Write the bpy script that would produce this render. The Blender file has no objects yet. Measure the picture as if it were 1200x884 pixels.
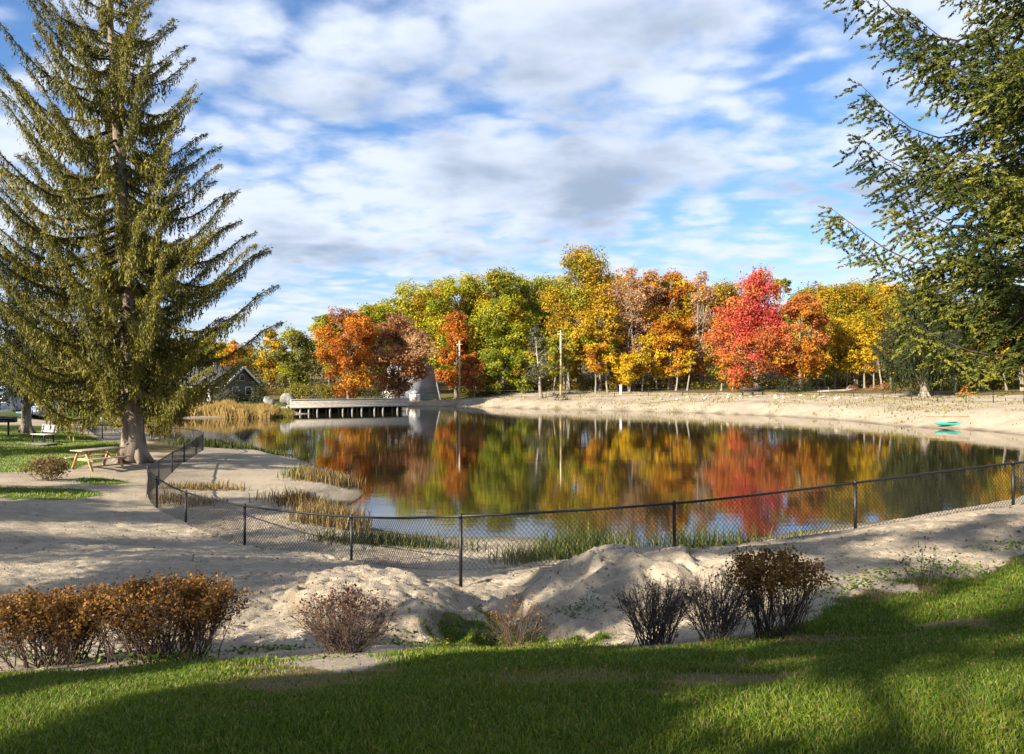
import bpy, math, random
import numpy as np

scene = bpy.context.scene
COL = scene.collection
F = 880.0            # focal length in photo pixels (1200 wide)
CH = 4.3             # camera height above the water
HZ = 445.0           # horizon row in the photo
rad = math.radians
SUN_EL, SUN_AZ = 26.0, 50.0   # shadows run 50 deg to the right of the view axis
sdir = np.array([-math.sin(rad(SUN_AZ))*math.cos(rad(SUN_EL)), -math.cos(rad(SUN_AZ))*math.cos(rad(SUN_EL)), math.sin(rad(SUN_EL))])

def px(x, y, Y):
    """point at depth Y seen at photo pixel x, y"""
    return np.array([(x-600.0)/F*Y, Y, CH-(y-HZ)/F*Y])

# ------------------------------------------------------------------ numeric noise
def _hash(ix, iy, seed):
    h = (ix.astype(np.int64)*374761393 + iy.astype(np.int64)*668265263 + seed*1442695041) & 0xffffffff
    h = ((h ^ (h >> 13))*1274126177) & 0xffffffff
    h = (h ^ (h >> 16)) & 0xffffff
    return h/float(0xffffff)
def vnoise(x, y, seed=0):
    ix, iy = np.floor(x), np.floor(y)
    fx, fy = x-ix, y-iy
    fx = fx*fx*fx*(fx*(fx*6-15)+10); fy = fy*fy*fy*(fy*(fy*6-15)+10)
    a = _hash(ix, iy, seed); b = _hash(ix+1, iy, seed); c = _hash(ix, iy+1, seed); d = _hash(ix+1, iy+1, seed)
    return (a*(1-fx)+b*fx)*(1-fy)+(c*(1-fx)+d*fx)*fy
def fbm(x, y, seed=0, octv=4, gain=.5):
    s = 0; a = 1; t = 0
    for o in range(octv):
        s = s + a*vnoise(x*(2**o)*(1+.03*o)+13.7*o, y*(2**o)+7.1*o, seed+o); t += a; a *= gain
    return s/t
def sstep(a, b, x):
    t = np.clip((x-a)/(b-a), 0, 1); return t*t*(3-2*t)

# ------------------------------------------------------------------ mesh helpers
class MB:
    """collects polygons; build() links them as ONE mesh object"""
    def __init__(s):
        s.v = []; s.n = 0; s.f3 = []; s.f4 = []; s.m3 = []; s.m4 = []; s.t = []
    def add(s, v, quads=None, tris=None, mat=0, tint=None):
        v = np.asarray(v, float).reshape(-1, 3)
        s.v.append(v)
        s.t.append(np.full(len(v), .5) if tint is None else np.broadcast_to(np.asarray(tint, float), (len(v),)))
        if quads is not None and len(quads):
            q = np.asarray(quads, int).reshape(-1, 4)+s.n; s.f4.append(q); s.m4.append(np.full(len(q), mat))
        if tris is not None and len(tris):
            q = np.asarray(tris, int).reshape(-1, 3)+s.n; s.f3.append(q); s.m3.append(np.full(len(q), mat))
        s.n += len(v)
        return s
    def box(s, c, size, mat=0, rz=0.0, rot=None, tint=None, bev=0.0):
        hx, hy, hz = np.asarray(size, float)/2
        b = min(bev, hx*.45, hy*.45, hz*.45)
        if b > 0:
            vs = []
            for z, k in ((-hz, b), (-hz+b, 0), (hz-b, 0), (hz, b)):
                x_, y_ = hx-k, hy-k
                e = b if k == 0 else b*.5
                for (X, Yv) in ((-x_+e, -y_), (x_-e, -y_), (x_, -y_+e), (x_, y_-e), (x_-e, y_), (-x_+e, y_), (-x_, y_-e), (-x_, -y_+e)):
                    vs.append((X, Yv, z))
            v = np.array(vs)
            q = [[r*8+i, r*8+(i+1) % 8, (r+1)*8+(i+1) % 8, (r+1)*8+i] for r in range(3) for i in range(8)]
            q += [[24, 25, 28, 29], [25, 26, 27, 28], [24, 29, 30, 31], [5, 4, 1, 0], [4, 3, 2, 1], [7, 6, 5, 0]]
        else:
            v = np.array([(x, y, z) for z in (-hz, hz) for x, y in ((-hx, -hy), (hx, -hy), (hx, hy), (-hx, hy))])
            q = [[0, 3, 2, 1], [4, 5, 6, 7], [0, 1, 5, 4], [1, 2, 6, 5], [2, 3, 7, 6], [3, 0, 4, 7]]
        if rot is not None:
            v = v @ np.asarray(rot).T
        if rz:
            c_, s_ = math.cos(rz), math.sin(rz)
            v = v @ np.array([[c_, s_, 0], [-s_, c_, 0], [0, 0, 1]])
        return s.add(v+np.asarray(c, float), quads=q, mat=mat, tint=tint)
    def tube(s, pts, r, sides=6, mat=0, tint=None, cap=True):
        p = np.asarray(pts, float); k = len(p)
        r = np.broadcast_to(np.asarray(r, float), (k,))
        d = np.gradient(p, axis=0); d /= np.maximum(np.linalg.norm(d, axis=1, keepdims=True), 1e-9)
        ref = np.array([0, 0, 1.]) if abs(d[:, 2]).mean() < .8 else np.array([0, 1., 0.])
        u = np.cross(d, ref); u /= np.maximum(np.linalg.norm(u, axis=1, keepdims=True), 1e-9)
        w = np.cross(u, d)
        a = np.arange(sides)*2*np.pi/sides
        v = p[:, None]+r[:, None, None]*(u[:, None]*np.cos(a)[None, :, None]+w[:, None]*np.sin(a)[None, :, None])
        v = v.reshape(-1, 3)
        i = np.arange(k-1)[:, None]*sides; j = np.arange(sides)[None]; j2 = (j+1) % sides
        q = np.stack([i+j, i+j2, i+sides+j2, i+sides+j], -1).reshape(-1, 4)
        t3 = []
        if cap:
            v = np.vstack([v, p[0], p[-1]]); n = k*sides
            for jj in range(sides):
                t3.append([n, (jj+1) % sides, jj]); t3.append([n+1, (k-1)*sides+jj, (k-1)*sides+(jj+1) % sides])
        return s.add(v, quads=q, tris=t3, mat=mat, tint=tint)
    def beam(s, a, b, w, h, mat=0, tint=None, up=(0, 0, 1)):
        a = np.asarray(a, float); b = np.asarray(b, float)
        d = b-a; L = np.linalg.norm(d); d = d/L
        u = np.cross(d, up)
        if np.linalg.norm(u) < 1e-4: u = np.cross(d, (1, 0, 0))
        u /= np.linalg.norm(u); n = np.cross(u, d)
        return s.box((a+b)/2, (L, w, h), mat, rot=np.stack([d, u, n], 1), tint=tint, bev=min(w, h)*.12)
    def leaves(s, c, nrm, size, tint, rng, mat=0, asp=.62, along=None):
        """diamond shaped leaf faces, folded along the midrib"""
        n = len(c)
        if n == 0: return s
        nrm = nrm/np.maximum(np.linalg.norm(nrm, axis=1, keepdims=True), 1e-9)
        r = along if along is not None else rng.normal(size=(n, 3))
        u = r-(r*nrm).sum(1, keepdims=True)*nrm
        u /= np.maximum(np.linalg.norm(u, axis=1, keepdims=True), 1e-9)
        w = np.cross(nrm, u)
        size = np.broadcast_to(np.asarray(size, float), (n,))[:, None]
        a = c-u*size*.5; b = c+w*size*.5*asp+nrm*size*.08-u*size*.06; d = c-w*size*.5*asp+nrm*size*.08-u*size*.06; e = c+u*size*.5
        v = np.stack([a, b, e, d], 1).reshape(-1, 3)
        i = np.arange(n)*4
        return s.add(v, quads=np.stack([i, i+1, i+2, i+3], 1), mat=mat, tint=np.repeat(np.broadcast_to(tint, (n,)), 4))
    def build(s, name, mats, parent=None, smooth=False, kind=None):
        me = bpy.data.meshes.new(name)
        v = np.vstack(s.v)
        f4 = np.vstack(s.f4) if s.f4 else np.zeros((0, 4), int)
        f3 = np.vstack(s.f3) if s.f3 else np.zeros((0, 3), int)
        me.vertices.add(len(v)); me.vertices.foreach_set('co', v.astype(np.float32).ravel())
        nl = f4.size+f3.size; npo = len(f4)+len(f3)
        me.loops.add(nl); me.loops.foreach_set('vertex_index', np.concatenate([f4.ravel(), f3.ravel()]).astype(np.int32))
        me.polygons.add(npo)
        st = np.concatenate([np.arange(len(f4))*4, f4.size+np.arange(len(f3))*3])
        me.polygons.foreach_set('loop_start', st.astype(np.int32))
        mi = np.concatenate([np.concatenate(s.m4) if s.m4 else [], np.concatenate(s.m3) if s.m3 else []])
        if not isinstance(mats, (list, tuple)): mats = [mats]
        for m in mats: me.materials.append(m)
        me.polygons.foreach_set('material_index', mi.astype(np.int32))
        if smooth: me.polygons.foreach_set('use_smooth', np.ones(npo, bool))
        at = me.attributes.new('tint', 'FLOAT', 'POINT'); at.data.foreach_set('value', np.concatenate(s.t).astype(np.float32))
        me.update(calc_edges=True)
        o = bpy.data.objects.new(name, me); COL.objects.link(o)
        if parent is not None: o.parent = parent
        if kind: o['kind'] = kind
        return o

def tag(o, label, cat, group=None, kind=None):
    o['label'] = label; o['category'] = cat
    if group: o['group'] = group
    if kind: o['kind'] = kind
    return o
def thing(name, label, cat, loc=(0, 0, 0), rz=0.0, group=None):
    o = bpy.data.objects.new(name, None); COL.objects.link(o)
    o.location = [float(c) for c in loc]; o.rotation_euler = (0, 0, rz)
    o.empty_display_size = .2
    return tag(o, label, cat, group)

# ------------------------------------------------------------------ materials
def newmat(name):
    m = bpy.data.materials.new(name); m.use_nodes = True
    nt = m.node_tree; nt.nodes.clear()
    out = nt.nodes.new('ShaderNodeOutputMaterial')
    return m, nt, out
def N(nt, t, **kw):
    n = nt.nodes.new(t)
    for k, v in kw.items():
        if k.startswith('i_'):
            key = k[2:]
            n.inputs[int(key) if key.isdigit() else key.replace('_', ' ')].default_value = v
        else: setattr(n, k, v)
    return n
def ramp(nt, stops, fac=None, interp='LINEAR'):
    r = nt.nodes.new('ShaderNodeValToRGB'); cr = r.color_ramp; cr.interpolation = interp
    while len(cr.elements) < len(stops): cr.elements.new(.5)
    for e, (p, c) in zip(cr.elements, stops):
        e.position = p; e.color = (*c, 1) if len(c) == 3 else c
    if fac is not None: nt.links.new(fac, r.inputs[0])
    return r
def mixc(nt, a, b, fac, blend='MIX'):
    n = nt.nodes.new('ShaderNodeMix'); n.data_type = 'RGBA'; n.blend_type = blend
    for sock, v in ((0, fac), (6, a), (7, b)):
        if hasattr(v, 'is_output'): nt.links.new(v, n.inputs[sock])
        else: n.inputs[sock].default_value = v if sock == 0 else (*v, 1)
    return n.outputs[2]
def math_(nt, op, a, b=None, c=None, clamp=False):
    n = nt.nodes.new('ShaderNodeMath'); n.operation = op; n.use_clamp = clamp
    for i, v in enumerate((a, b, c)):
        if v is None: continue
        if hasattr(v, 'is_output'): nt.links.new(v, n.inputs[i])
        else: n.inputs[i].default_value = v
    return n.outputs[0]
def maprange(nt, v, a, b, c=0., d=1., smooth=True):
    n = nt.nodes.new('ShaderNodeMapRange'); n.interpolation_type = 'SMOOTHSTEP' if smooth else 'LINEAR'
    nt.links.new(v, n.inputs[0])
    for i, x in enumerate((a, b, c, d)): n.inputs[1+i].default_value = x
    return n.outputs[0]
def noise(nt, scale, detail=4, rough=.55, vec=None, dist=0.0):
    n = nt.nodes.new('ShaderNodeTexNoise'); n.inputs['Scale'].default_value = scale; n.inputs['Detail'].default_value = detail
    n.inputs['Roughness'].default_value = rough; n.inputs['Distortion'].default_value = dist
    if vec is not None: nt.links.new(vec, n.inputs['Vector'])
    return n.outputs[0]
def objco(nt):
    return nt.nodes.new('ShaderNodeTexCoord').outputs['Object']
def attr(nt, name):
    n = nt.nodes.new('ShaderNodeAttribute'); n.attribute_name = name; return n.outputs['Fac']

def leafmat(name, stops, trans=.35, rough=.6):
    m, nt, out = newmat(name)
    r = ramp(nt, stops, attr(nt, 'tint'))
    c = r.outputs[0]
    d = N(nt, 'ShaderNodeBsdfPrincipled'); d.inputs['Roughness'].default_value = rough; d.inputs['Specular IOR Level'].default_value = .25
    nt.links.new(c, d.inputs['Base Color'])
    t = N(nt, 'ShaderNodeBsdfTranslucent'); nt.links.new(c, t.inputs[0])
    mx = N(nt, 'ShaderNodeMixShader', i_0=trans); nt.links.new(d.outputs[0], mx.inputs[1]); nt.links.new(t.outputs[0], mx.inputs[2])
    nt.links.new(mx.outputs[0], out.inputs[0])
    return m
def roughmat(name, c1, c2, scale=8., rough=.8, bump=.3, bscale=None, stretch=(1, 1, 1), spec=.3, detail=6, metal=0., bd=.02):
    m, nt, out = newmat(name)
    mp = N(nt, 'ShaderNodeMapping'); mp.inputs['Scale'].default_value = stretch
    nt.links.new(objco(nt), mp.inputs[0])
    n = noise(nt, scale, detail, .6, mp.outputs[0])
    c = mixc(nt, c1, c2, maprange(nt, n, .32, .68))
    p = N(nt, 'ShaderNodeBsdfPrincipled'); p.inputs['Roughness'].default_value = rough; p.inputs['Specular IOR Level'].default_value = spec
    p.inputs['Metallic'].default_value = metal
    nt.links.new(c, p.inputs['Base Color'])
    if bump:
        b = N(nt, 'ShaderNodeBump'); b.inputs['Strength'].default_value = bump; b.inputs['Distance'].default_value = bd
        nt.links.new(noise(nt, bscale or scale*2, 5, .6, mp.outputs[0]), b.inputs['Height']); nt.links.new(b.outputs[0], p.inputs['Normal'])
    nt.links.new(p.outputs[0], out.inputs[0])
    return m

LEAF = {
 'yellowgreen': leafmat('leaf_yellowgreen', [(0, (.09, .115, .010)), (.4, (.22, .24, .014)), (.75, (.40, .36, .018)), (1, (.52, .42, .025))]),
 'green': leafmat('leaf_green', [(0, (.07, .09, .01)), (.45, (.19, .22, .014)), (1, (.38, .36, .025))]),
 'golden': leafmat('leaf_golden', [(0, (.12, .09, .01)), (.4, (.34, .21, .012)), (.75, (.50, .31, .015)), (1, (.58, .38, .03))]),
 'yellow': leafmat('leaf_yellow', [(0, (.16, .14, .01)), (.4, (.45, .29, .01)), (.8, (.62, .40, .012)), (1, (.7, .48, .03))]),
 'orange': leafmat('leaf_orange', [(0, (.16, .05, .01)), (.4, (.42, .13, .015)), (.75, (.56, .22, .02)), (1, (.6, .3, .035))]),
 'amber': leafmat('leaf_amber', [(0, (.16, .06, .01)), (.4, (.42, .15, .012)), (.7, (.52, .24, .012)), (1, (.60, .36, .02))]),
 'rust': leafmat('leaf_rust', [(0, (.09, .04, .016)), (.4, (.30, .125, .05)), (.75, (.46, .22, .085)), (1, (.54, .32, .13))]),
 'mauve': leafmat('leaf_mauve', [(0, (.20, .11, .06)), (.5, (.44, .24, .12)), (1, (.56, .36, .16))]),
 'red': leafmat('leaf_red', [(0, (.50, .20, .03)), (.25, (.54, .15, .04)), (.5, (.52, .085, .05)), (.8, (.44, .045, .045)), (1, (.54, .09, .08))]),
 'peach': leafmat('leaf_peach', [(0, (.28, .09, .02)), (.5, (.48, .15, .045)), (1, (.56, .27, .07))]),
 'olive': leafmat('leaf_olive', [(0, (.06, .06, .014)), (.5, (.16, .15, .033)), (1, (.28, .25, .055))]),
 'greygreen': leafmat('leaf_greygreen', [(0, (.05, .055, .03)), (.5, (.12, .125, .06)), (1, (.2, .2, .09))]),
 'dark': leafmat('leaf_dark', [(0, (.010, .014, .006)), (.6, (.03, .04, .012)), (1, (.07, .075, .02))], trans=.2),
 'hedge': leafmat('leaf_hedge', [(0, (.09, .075, .012)), (.5, (.21, .18, .025)), (1, (.33, .27, .04))]),
 'under': leafmat('leaf_under', [(0, (.035, .04, .012)), (.4, (.12, .11, .022)), (.75, (.26, .19, .03)), (1, (.42, .22, .04))]),
 'spruce': leafmat('needle_spruce', [(0, (.012, .017, .006)), (.35, (.05, .054, .011)), (.7, (.15, .135, .018)), (1, (.28, .235, .03))], trans=.22),
 'fir': leafmat('needle_fir', [(0, (.016, .028, .009)), (.35, (.05, .07, .013)), (.7, (.13, .145, .022)), (1, (.28, .26, .035))], trans=.25),
 'barberry': leafmat('leaf_barberry', [(0, (.06, .028, .010)), (.4, (.18, .085, .018)), (.8, (.34, .17, .025)), (1, (.55, .24, .025))]),
 'darkbarb': leafmat('leaf_darkbarb', [(0, (.03, .012, .01)), (.5, (.10, .035, .018)), (1, (.28, .10, .025))]),
 'weed': leafmat('leaf_weed', [(0, (.03, .06, .008)), (.5, (.08, .15, .012)), (1, (.2, .24, .02))]),
 'grass': leafmat('grass_blade', [(0, (.045, .075, .008)), (.45, (.105, .17, .012)), (.8, (.20, .245, .017)), (.93, (.25, .2, .05)), (1, (.34, .27, .12))], trans=.4, rough=.5),
 'reedgreen': leafmat('reed_green', [(0, (.02, .035, .01)), (.5, (.06, .09, .02)), (1, (.2, .19, .05))]),
 'reedgold': leafmat('reed_gold', [(0, (.14, .09, .025)), (.5, (.34, .22, .06)), (1, (.5, .36, .13))]),
 'drygrass': leafmat('dry_grass', [(0, (.08, .055, .02)), (.5, (.21, .14, .05)), (1, (.34, .25, .10))]),
 'litter': leafmat('fallen_leaf', [(0, (.08, .035, .015)), (.5, (.22, .10, .03)), (1, (.42, .24, .06))]),
}
BARK = roughmat('bark_grey', (.10, .075, .055), (.27, .22, .17), 3., .9, .8, 12., (1, 1, .25))
BARKPALE = roughmat('bark_pale', (.16, .135, .105), (.33, .29, .24), 2., .9, .5, 9., (1, 1, .3))
BARKDARK = roughmat('bark_dark', (.03, .022, .018), (.075, .058, .045), 5., .9, .6, 14., (1, 1, .3))
TWIG = roughmat('twig', (.05, .032, .025), (.13, .085, .06), 14., .85, .2)
TWIGGREY = roughmat('twig_grey', (.045, .036, .032), (.12, .10, .088), 14., .85, .2)
BLACK = roughmat('black_vinyl', (.006, .006, .007), (.014, .014, .015), 30., .45, .05, spec=.4)
WOODNEW = roughmat('wood_new', (.42, .25, .11), (.58, .38, .19), 2.5, .7, .25, 8., (1, 8, 8))
WOODTOP = roughmat('wood_top', (.26, .21, .16), (.42, .35, .27), 2.5, .75, .25, 8., (1, 8, 8))
WOODGREY = roughmat('wood_grey', (.34, .32, .29), (.52, .49, .45), 2.5, .8, .25, 8., (1, 8, 8))
WOODDOCK = roughmat('wood_dock', (.33, .29, .24), (.52, .47, .40), 1.5, .85, .25, 6., (2, 2, 6))
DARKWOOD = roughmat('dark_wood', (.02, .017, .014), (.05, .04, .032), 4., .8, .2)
STONE = roughmat('stone', (.11, .105, .09), (.26, .245, .21), 1.6, .9, .9, 4., bd=.12)
STONEWARM = roughmat('stone_warm', (.30, .26, .20), (.50, .45, .37), 2.5, .9, .8, 6., bd=.05)
ROOF = roughmat('roof_shingle', (.22, .225, .24), (.38, .39, .41), .9, .85, .8, 5., (.35, 1, 3), bd=.08)
ROOFDARK = roughmat('roof_dark', (.035, .033, .033), (.085, .08, .078), 1.5, .85, .4, 5.)
WHITE = roughmat('white_paint', (.66, .66, .65), (.82, .82, .8), 2., .55, .1)
CREAM = roughmat('cream_siding', (.40, .38, .33), (.52, .5, .45), 1.2, .7, .25, 4., (.2, .2, 6))
SIDING = roughmat('brown_siding', (.07, .06, .05), (.13, .115, .10), 1.2, .8, .25, 4., (.2, .2, 6))
PALEBLUE = roughmat('pale_blue_metal', (.34, .44, .60), (.48, .57, .70), 1., .4, .1, 3.)
BLUE = roughmat('blue_metal', (.12, .22, .48), (.20, .31, .58), 1., .4, .1, 3.)
GLASS = roughmat('window_glass', (.015, .018, .022), (.035, .04, .048), 1., .08, 0, spec=.6)
TEAL = roughmat('teal_plastic', (.02, .27, .21), (.04, .36, .29), 2., .4, .1)
RUBBER = roughmat('rubber', (.012, .012, .012), (.03, .03, .03), 9., .8, .1)
POLEWOOD = roughmat('pole_wood', (.48, .36, .2), (.66, .53, .33), 1., .8, .3, 6., (4, 4, .4))
STEEL = roughmat('galvanised', (.3, .3, .3), (.45, .45, .45), 3., .5, .05, metal=.6)

# ------------------------------------------------------------------ the pond outline and the terrain
pond_px = [(243, 523), (300, 527), (380, 546), (417, 570), (428, 582), (402, 598), (412, 614), (470, 628), (540, 631), (620, 629), (680, 640), (760, 645),
           (880, 632), (1000, 614), (1200, 588)]
pond = [((x-600)/F*(F*CH/(y-HZ)), F*CH/(y-HZ)) for x, y in pond_px]
pond += [(28.5, 36), (38, 47), (39.5, 56), (39.5, 66)]
pond += [((x-600)/F*(F*CH/(y-HZ)), F*CH/(y-HZ)) for x, y in [(1060, 501), (1000, 494), (940, 489.5), (880, 486.5), (820, 484), (760, 482.5), (700, 481), (660, 480.5), (600, 478.5), (540, 476.5),
         (482, 476), (440, 478), (400, 481), (352, 486.5), (338, 488), (300, 489.5), (250, 490.5), (200, 490.5), (165, 491)]]
pond += [(-46, 78), (-42, 68), (-32, 62), (-25.5, 55)]
pond = np.array(pond)
def chaikin(p, n=2):
    for _ in range(n):
        q = np.roll(p, -1, 0)
        p = np.stack([.75*p+.25*q, .25*p+.75*q], 1).reshape(-1, 2)
    return p
pond_s = chaikin(pond, 2)
def sdf(poly, x, y):
    """signed distance to a polygon, negative inside"""
    sh = x.shape; x = x.ravel(); y = y.ravel()
    d2 = np.full(x.shape, 1e18); inside = np.zeros(x.shape, bool)
    n = len(poly)
    for i in range(n):
        ax, ay = poly[i]; bx, by = poly[(i+1) % n]
        ex, ey = bx-ax, by-ay
        t = np.clip(((x-ax)*ex+(y-ay)*ey)/(ex*ex+ey*ey+1e-12), 0, 1)
        d2 = np.minimum(d2, (x-ax-t*ex)**2+(y-ay-t*ey)**2)
        if abs(ey) > 1e-12:
            c = ((ay > y) != (by > y)) & (x < (bx-ax)*(y-ay)/ey+ax)
            inside ^= c
    d = np.sqrt(d2); d[inside] *= -1
    return d.reshape(sh)

ctl = [  # x, y, z control points of the dry land
 (0, -45, 3.2), (-30, -30, 3.0), (30, -30, 3.2), (0, -10, 2.85), (-14, -6, 2.3), (14, -6, 2.85), (0, 0, 2.68), (0, 3.3, 2.65), (-2.3, 3.3, 2.62), (2.3, 3.3, 2.66), (-6, 2.5, 2.35), (6, 2.5, 2.68),
 (0, 5, 2.36), (-3.4, 5, 2.22), (3.5, 5, 2.45), (8, 5, 2.5),
 (0, 6.4, 2.0), (-1.5, 6.6, 1.9), (-4.2, 7.2, 1.62), (-2.6, 7, 1.72), (1.6, 6.8, 1.9), (2.6, 7.0, 1.92), (4.6, 8.3, 1.98), (6.2, 8.8, 2.0), (9, 8, 2.2), (14, 7, 2.4), (-8, 7, 1.5), (-14, 6, 1.5),
 (-.3, 8.6, 1.22), (-.3, 10.6, .95), (-.8, 13.3, .62), (-.1, 12.0, .8), (.2, 15.5, .4), (-.9, 17.5, .2),
 (-1.35, 9.2, 1.40), (-1.9, 10.6, 1.30), (-1.45, 11.6, 1.16), (-2.9, 9.2, 1.36), (-4.2, 11, 1.18), (-6, 10.5, 1.18), (-2.3, 13.5, .8), (-7.5, 12, 1.1), (-6, 14.5, .85), (-9.5, 15, .95), (-12.5, 18, .98),
 (.9, 9.2, 1.30), (1.0, 11.3, 1.36), (1.6, 10.6, 1.55), (1.6, 12.4, 1.45), (.55, 12.8, 1.0), (2.4, 9.5, 1.62), (2.9, 12.5, 1.42), (3.0, 13.9, 1.12), (4.6, 11.8, 1.66), (6.8, 14.9, 1.36), (7.2, 12, 1.82), (10.7, 16.1, 1.62), (11, 12.5, 1.95),
 (14, 18, 1.6), (20, 17, 1.9), (26, 24, 1.8), (9.5, 18.7, .7), (4.6, 16.8, .45), (15, 21.5, .8),
 (-3.4, 16.1, .42), (-6.3, 17.8, .36), (-8.8, 20.3, .42), (-3.4, 18.6, .2), (-6.5, 21, .35), (-8.2, 25, .5), (-11, 22.8, .72), (-12.2, 26, .6), (-10, 31, .6), (-8.8, 29, .5), (-13.1, 29, .65), (-15.6, 31, .92), (-14, 33, .75),
 (-12, 37, .45), (-15.7, 38, .72), (-16.5, 43, .5), (-15.8, 28.7, .85), (-14, 22, .95), (-17, 20, 1.0), (-18, 26, .95), (-22, 35, .98), (-30, 45, 1.1), (-18.7, 42.5, .65), (-21.6, 45, .62), (-25, 46, .66), (-32, 56, .8), (-42, 60, 1.15),
 (-45, 68, 1.1), (-55, 90, 1.0), (-38, 95, .5), (-25, 100, .6), (-30, 40, 1.05), (-60, 50, 1.4), (-40, 20, 1.4), (-25, 12, 1.2),
 (-15, 128, .8), (-14, 150, 1.3), (-8, 132, 1.1), (0, 118, 1.1), (8, 114, 1.2), (18, 110, 1.3), (28, 100, 1.35), (37, 90, 1.5), (44, 78, 1.8), (46, 66, 1.9), (47, 55, 2.0),
 (0, 128, 2.0), (10, 124, 2.2), (20, 119, 2.2), (32, 112, 2.3), (43, 100, 2.4), (54, 84, 2.8), (56, 70, 3.2), (56, 55, 3.3), (50, 40, 2.6), (75, 70, 3.6), (70, 100, 3.2), (40, 130, 2.8), (0, 160, 2.6), (-40, 160, 1.8), (80, 160, 4), (0, 260, 4), (-120, 160, 2), (140, 100, 5), (-120, 20, 2), (120, 0, 4.5)]
ctl = np.array(ctl, float)
def tps_fit(P, lam=.02):
    n = len(P); d = np.hypot(P[:, None, 0]-P[None, :, 0], P[:, None, 1]-P[None, :, 1])
    K = np.where(d > 0, d*d*np.log(np.maximum(d, 1e-9)), 0)+lam*np.eye(n)
    A = np.zeros((n+3, n+3)); A[:n, :n] = K; A[:n, n] = 1; A[:n, n+1:] = P[:, :2]; A[n, :n] = 1; A[n+1:, :n] = P[:, :2].T
    return np.linalg.solve(A, np.concatenate([P[:, 2], np.zeros(3)]))
W_ = tps_fit(ctl)
def tps(x, y):
    s = W_[-3]+W_[-2]*x+W_[-1]*y
    for (cx, cy, _), w in zip(ctl, W_[:-3]):
        r2 = (x-cx)**2+(y-cy)**2
        s = s+w*.5*r2*np.log(np.maximum(r2, 1e-12))
    return s

def axis(lo, f0, f1, hi, d, g):
    a = list(np.arange(f0, f1, d)); st = d
    while a[-1] < hi: st = min(st*g, 14.); a.append(a[-1]+st)
    b = [f0]; st = d
    while b[-1] > lo: st = min(st*g, 14.); b.append(b[-1]-st)
    return np.array(b[:0:-1]+a)
gx = axis(-620, -7.5, 8.5, 620, .045, 1.028)
gy = axis(-160, 2.6, 18.5, 760, .042, 1.026)
GX, GY = np.meshgrid(gx, gy)
rx, ry = np.clip(GX, -125, 130), np.clip(GY, -45, 200)
Z = np.clip(tps(rx, ry), .12, 5.5)
D = sdf(pond_s, GX, GY)
wob = (fbm(GX*.35, GY*.35, 5, 4)-.5)
Dw = D+wob*1.3*sstep(0, 3, abs(D)+1.0)
shore_w = np.where(GY > 58, 4.5, 1.7)
Z = np.where(Dw > 0, .03+(Z-.03)*sstep(-.2, 1, Dw/shore_w)*np.clip(Dw/shore_w+.2, 0, 1), np.maximum(-.02+Dw*.22, -1.4))
dryw = sstep(.2, 1.6, Dw)
near = sstep(34, 20, GY)*sstep(-3, 2, GY)
# sand relief: hummocks, wind and foot marks, rills down the eroded banks
sandy = dryw*sstep(5.2, 8.5, GY)
hum = (fbm(GX*.9, GY*.9, 11, 4)-.5)*.16+(fbm(GX*2.6, GY*2.6, 12, 3)-.5)*.075
foot = -np.clip(fbm(GX*6.5, GY*6.5, 13, 2)-.60, 0, 1)*.30
rill_c = np.exp(-((GX-.2)/2.4)**2)*sstep(7.6, 8.8, GY)*sstep(15.5, 12.5, GY)
rill = -np.abs(fbm(GX*1.7+.6*fbm(GX*1.1, GY*1.1, 20, 2), GY*.9, 21, 3)-.5)*.75+.10
Z = Z+sandy*near*(hum*np.where(GX < -1.2, .75, 1.0)+foot*.8+(fbm(GX*13, GY*13, 17, 3)-.5)*.035+rill_c*rill*.75)
Z = Z+dryw*sstep(20, 40, GY)*(fbm(GX*.22, GY*.22, 31, 4)-.5)*.28*sstep(0, 6, Dw)
Z = Z+sstep(6.5, 5, GY)*(fbm(GX*.8, GY*.8, 33, 3)-.5)*.07
Z = Z+sstep(150, 260, GY)*sstep(150, 260, GY)*10.0

def lobe(pts):
    global Z
    p = chaikin(np.array([((x-600)/F*Y, Y) for x, Y in pts]), 1)
    return sdf(p, GX, GY)+(fbm(GX*2.2, GY*2.2, 57, 3)-.5)*.55
lobeL = lobe([(435, 12.2), (490, 11.9), (521, 11.0), (533, 9.9), (524, 9.0), (470, 8.3), (395, 8.2), (340, 9.5), (370, 12.2)])
lobeR = lobe([(598, 10.7), (640, 12.3), (720, 12.9), (800, 12.4), (825, 10.2), (770, 8.8), (690, 8.7), (640, 9.3)])
cliff = np.zeros_like(Z)
for sd_, k_ in ((lobeL, .12), (lobeR, .07)):
    Z = Z+k_*sstep(.07, -.07, sd_)*sstep(-2.5, -.3, -np.abs(sd_)-0.0)*sstep(7.7, 8.4, GY)
    cliff = np.maximum(cliff, sstep(.16, .02, np.abs(sd_-.03))*sstep(.40, .62, fbm(GX*.8, GY*.8, 58, 2)))
frng = np.random.default_rng(7)
def dent(cx, cy, a, ln, wd, dp):
    global Z
    i0, i1 = np.searchsorted(gx, [cx-.45, cx+.45]); j0, j1 = np.searchsorted(gy, [cy-.45, cy+.45])
    X_, Y_ = GX[j0:j1, i0:i1]-cx, GY[j0:j1, i0:i1]-cy
    u = (X_*math.cos(a)+Y_*math.sin(a))/ln; v = (-X_*math.sin(a)+Y_*math.cos(a))/wd
    r2 = u*u+v*v
    Z[j0:j1, i0:i1] += dp*(-np.exp(-r2*1.6)+.55*np.exp(-((np.sqrt(r2)-1.35)/.4)**2))
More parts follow.
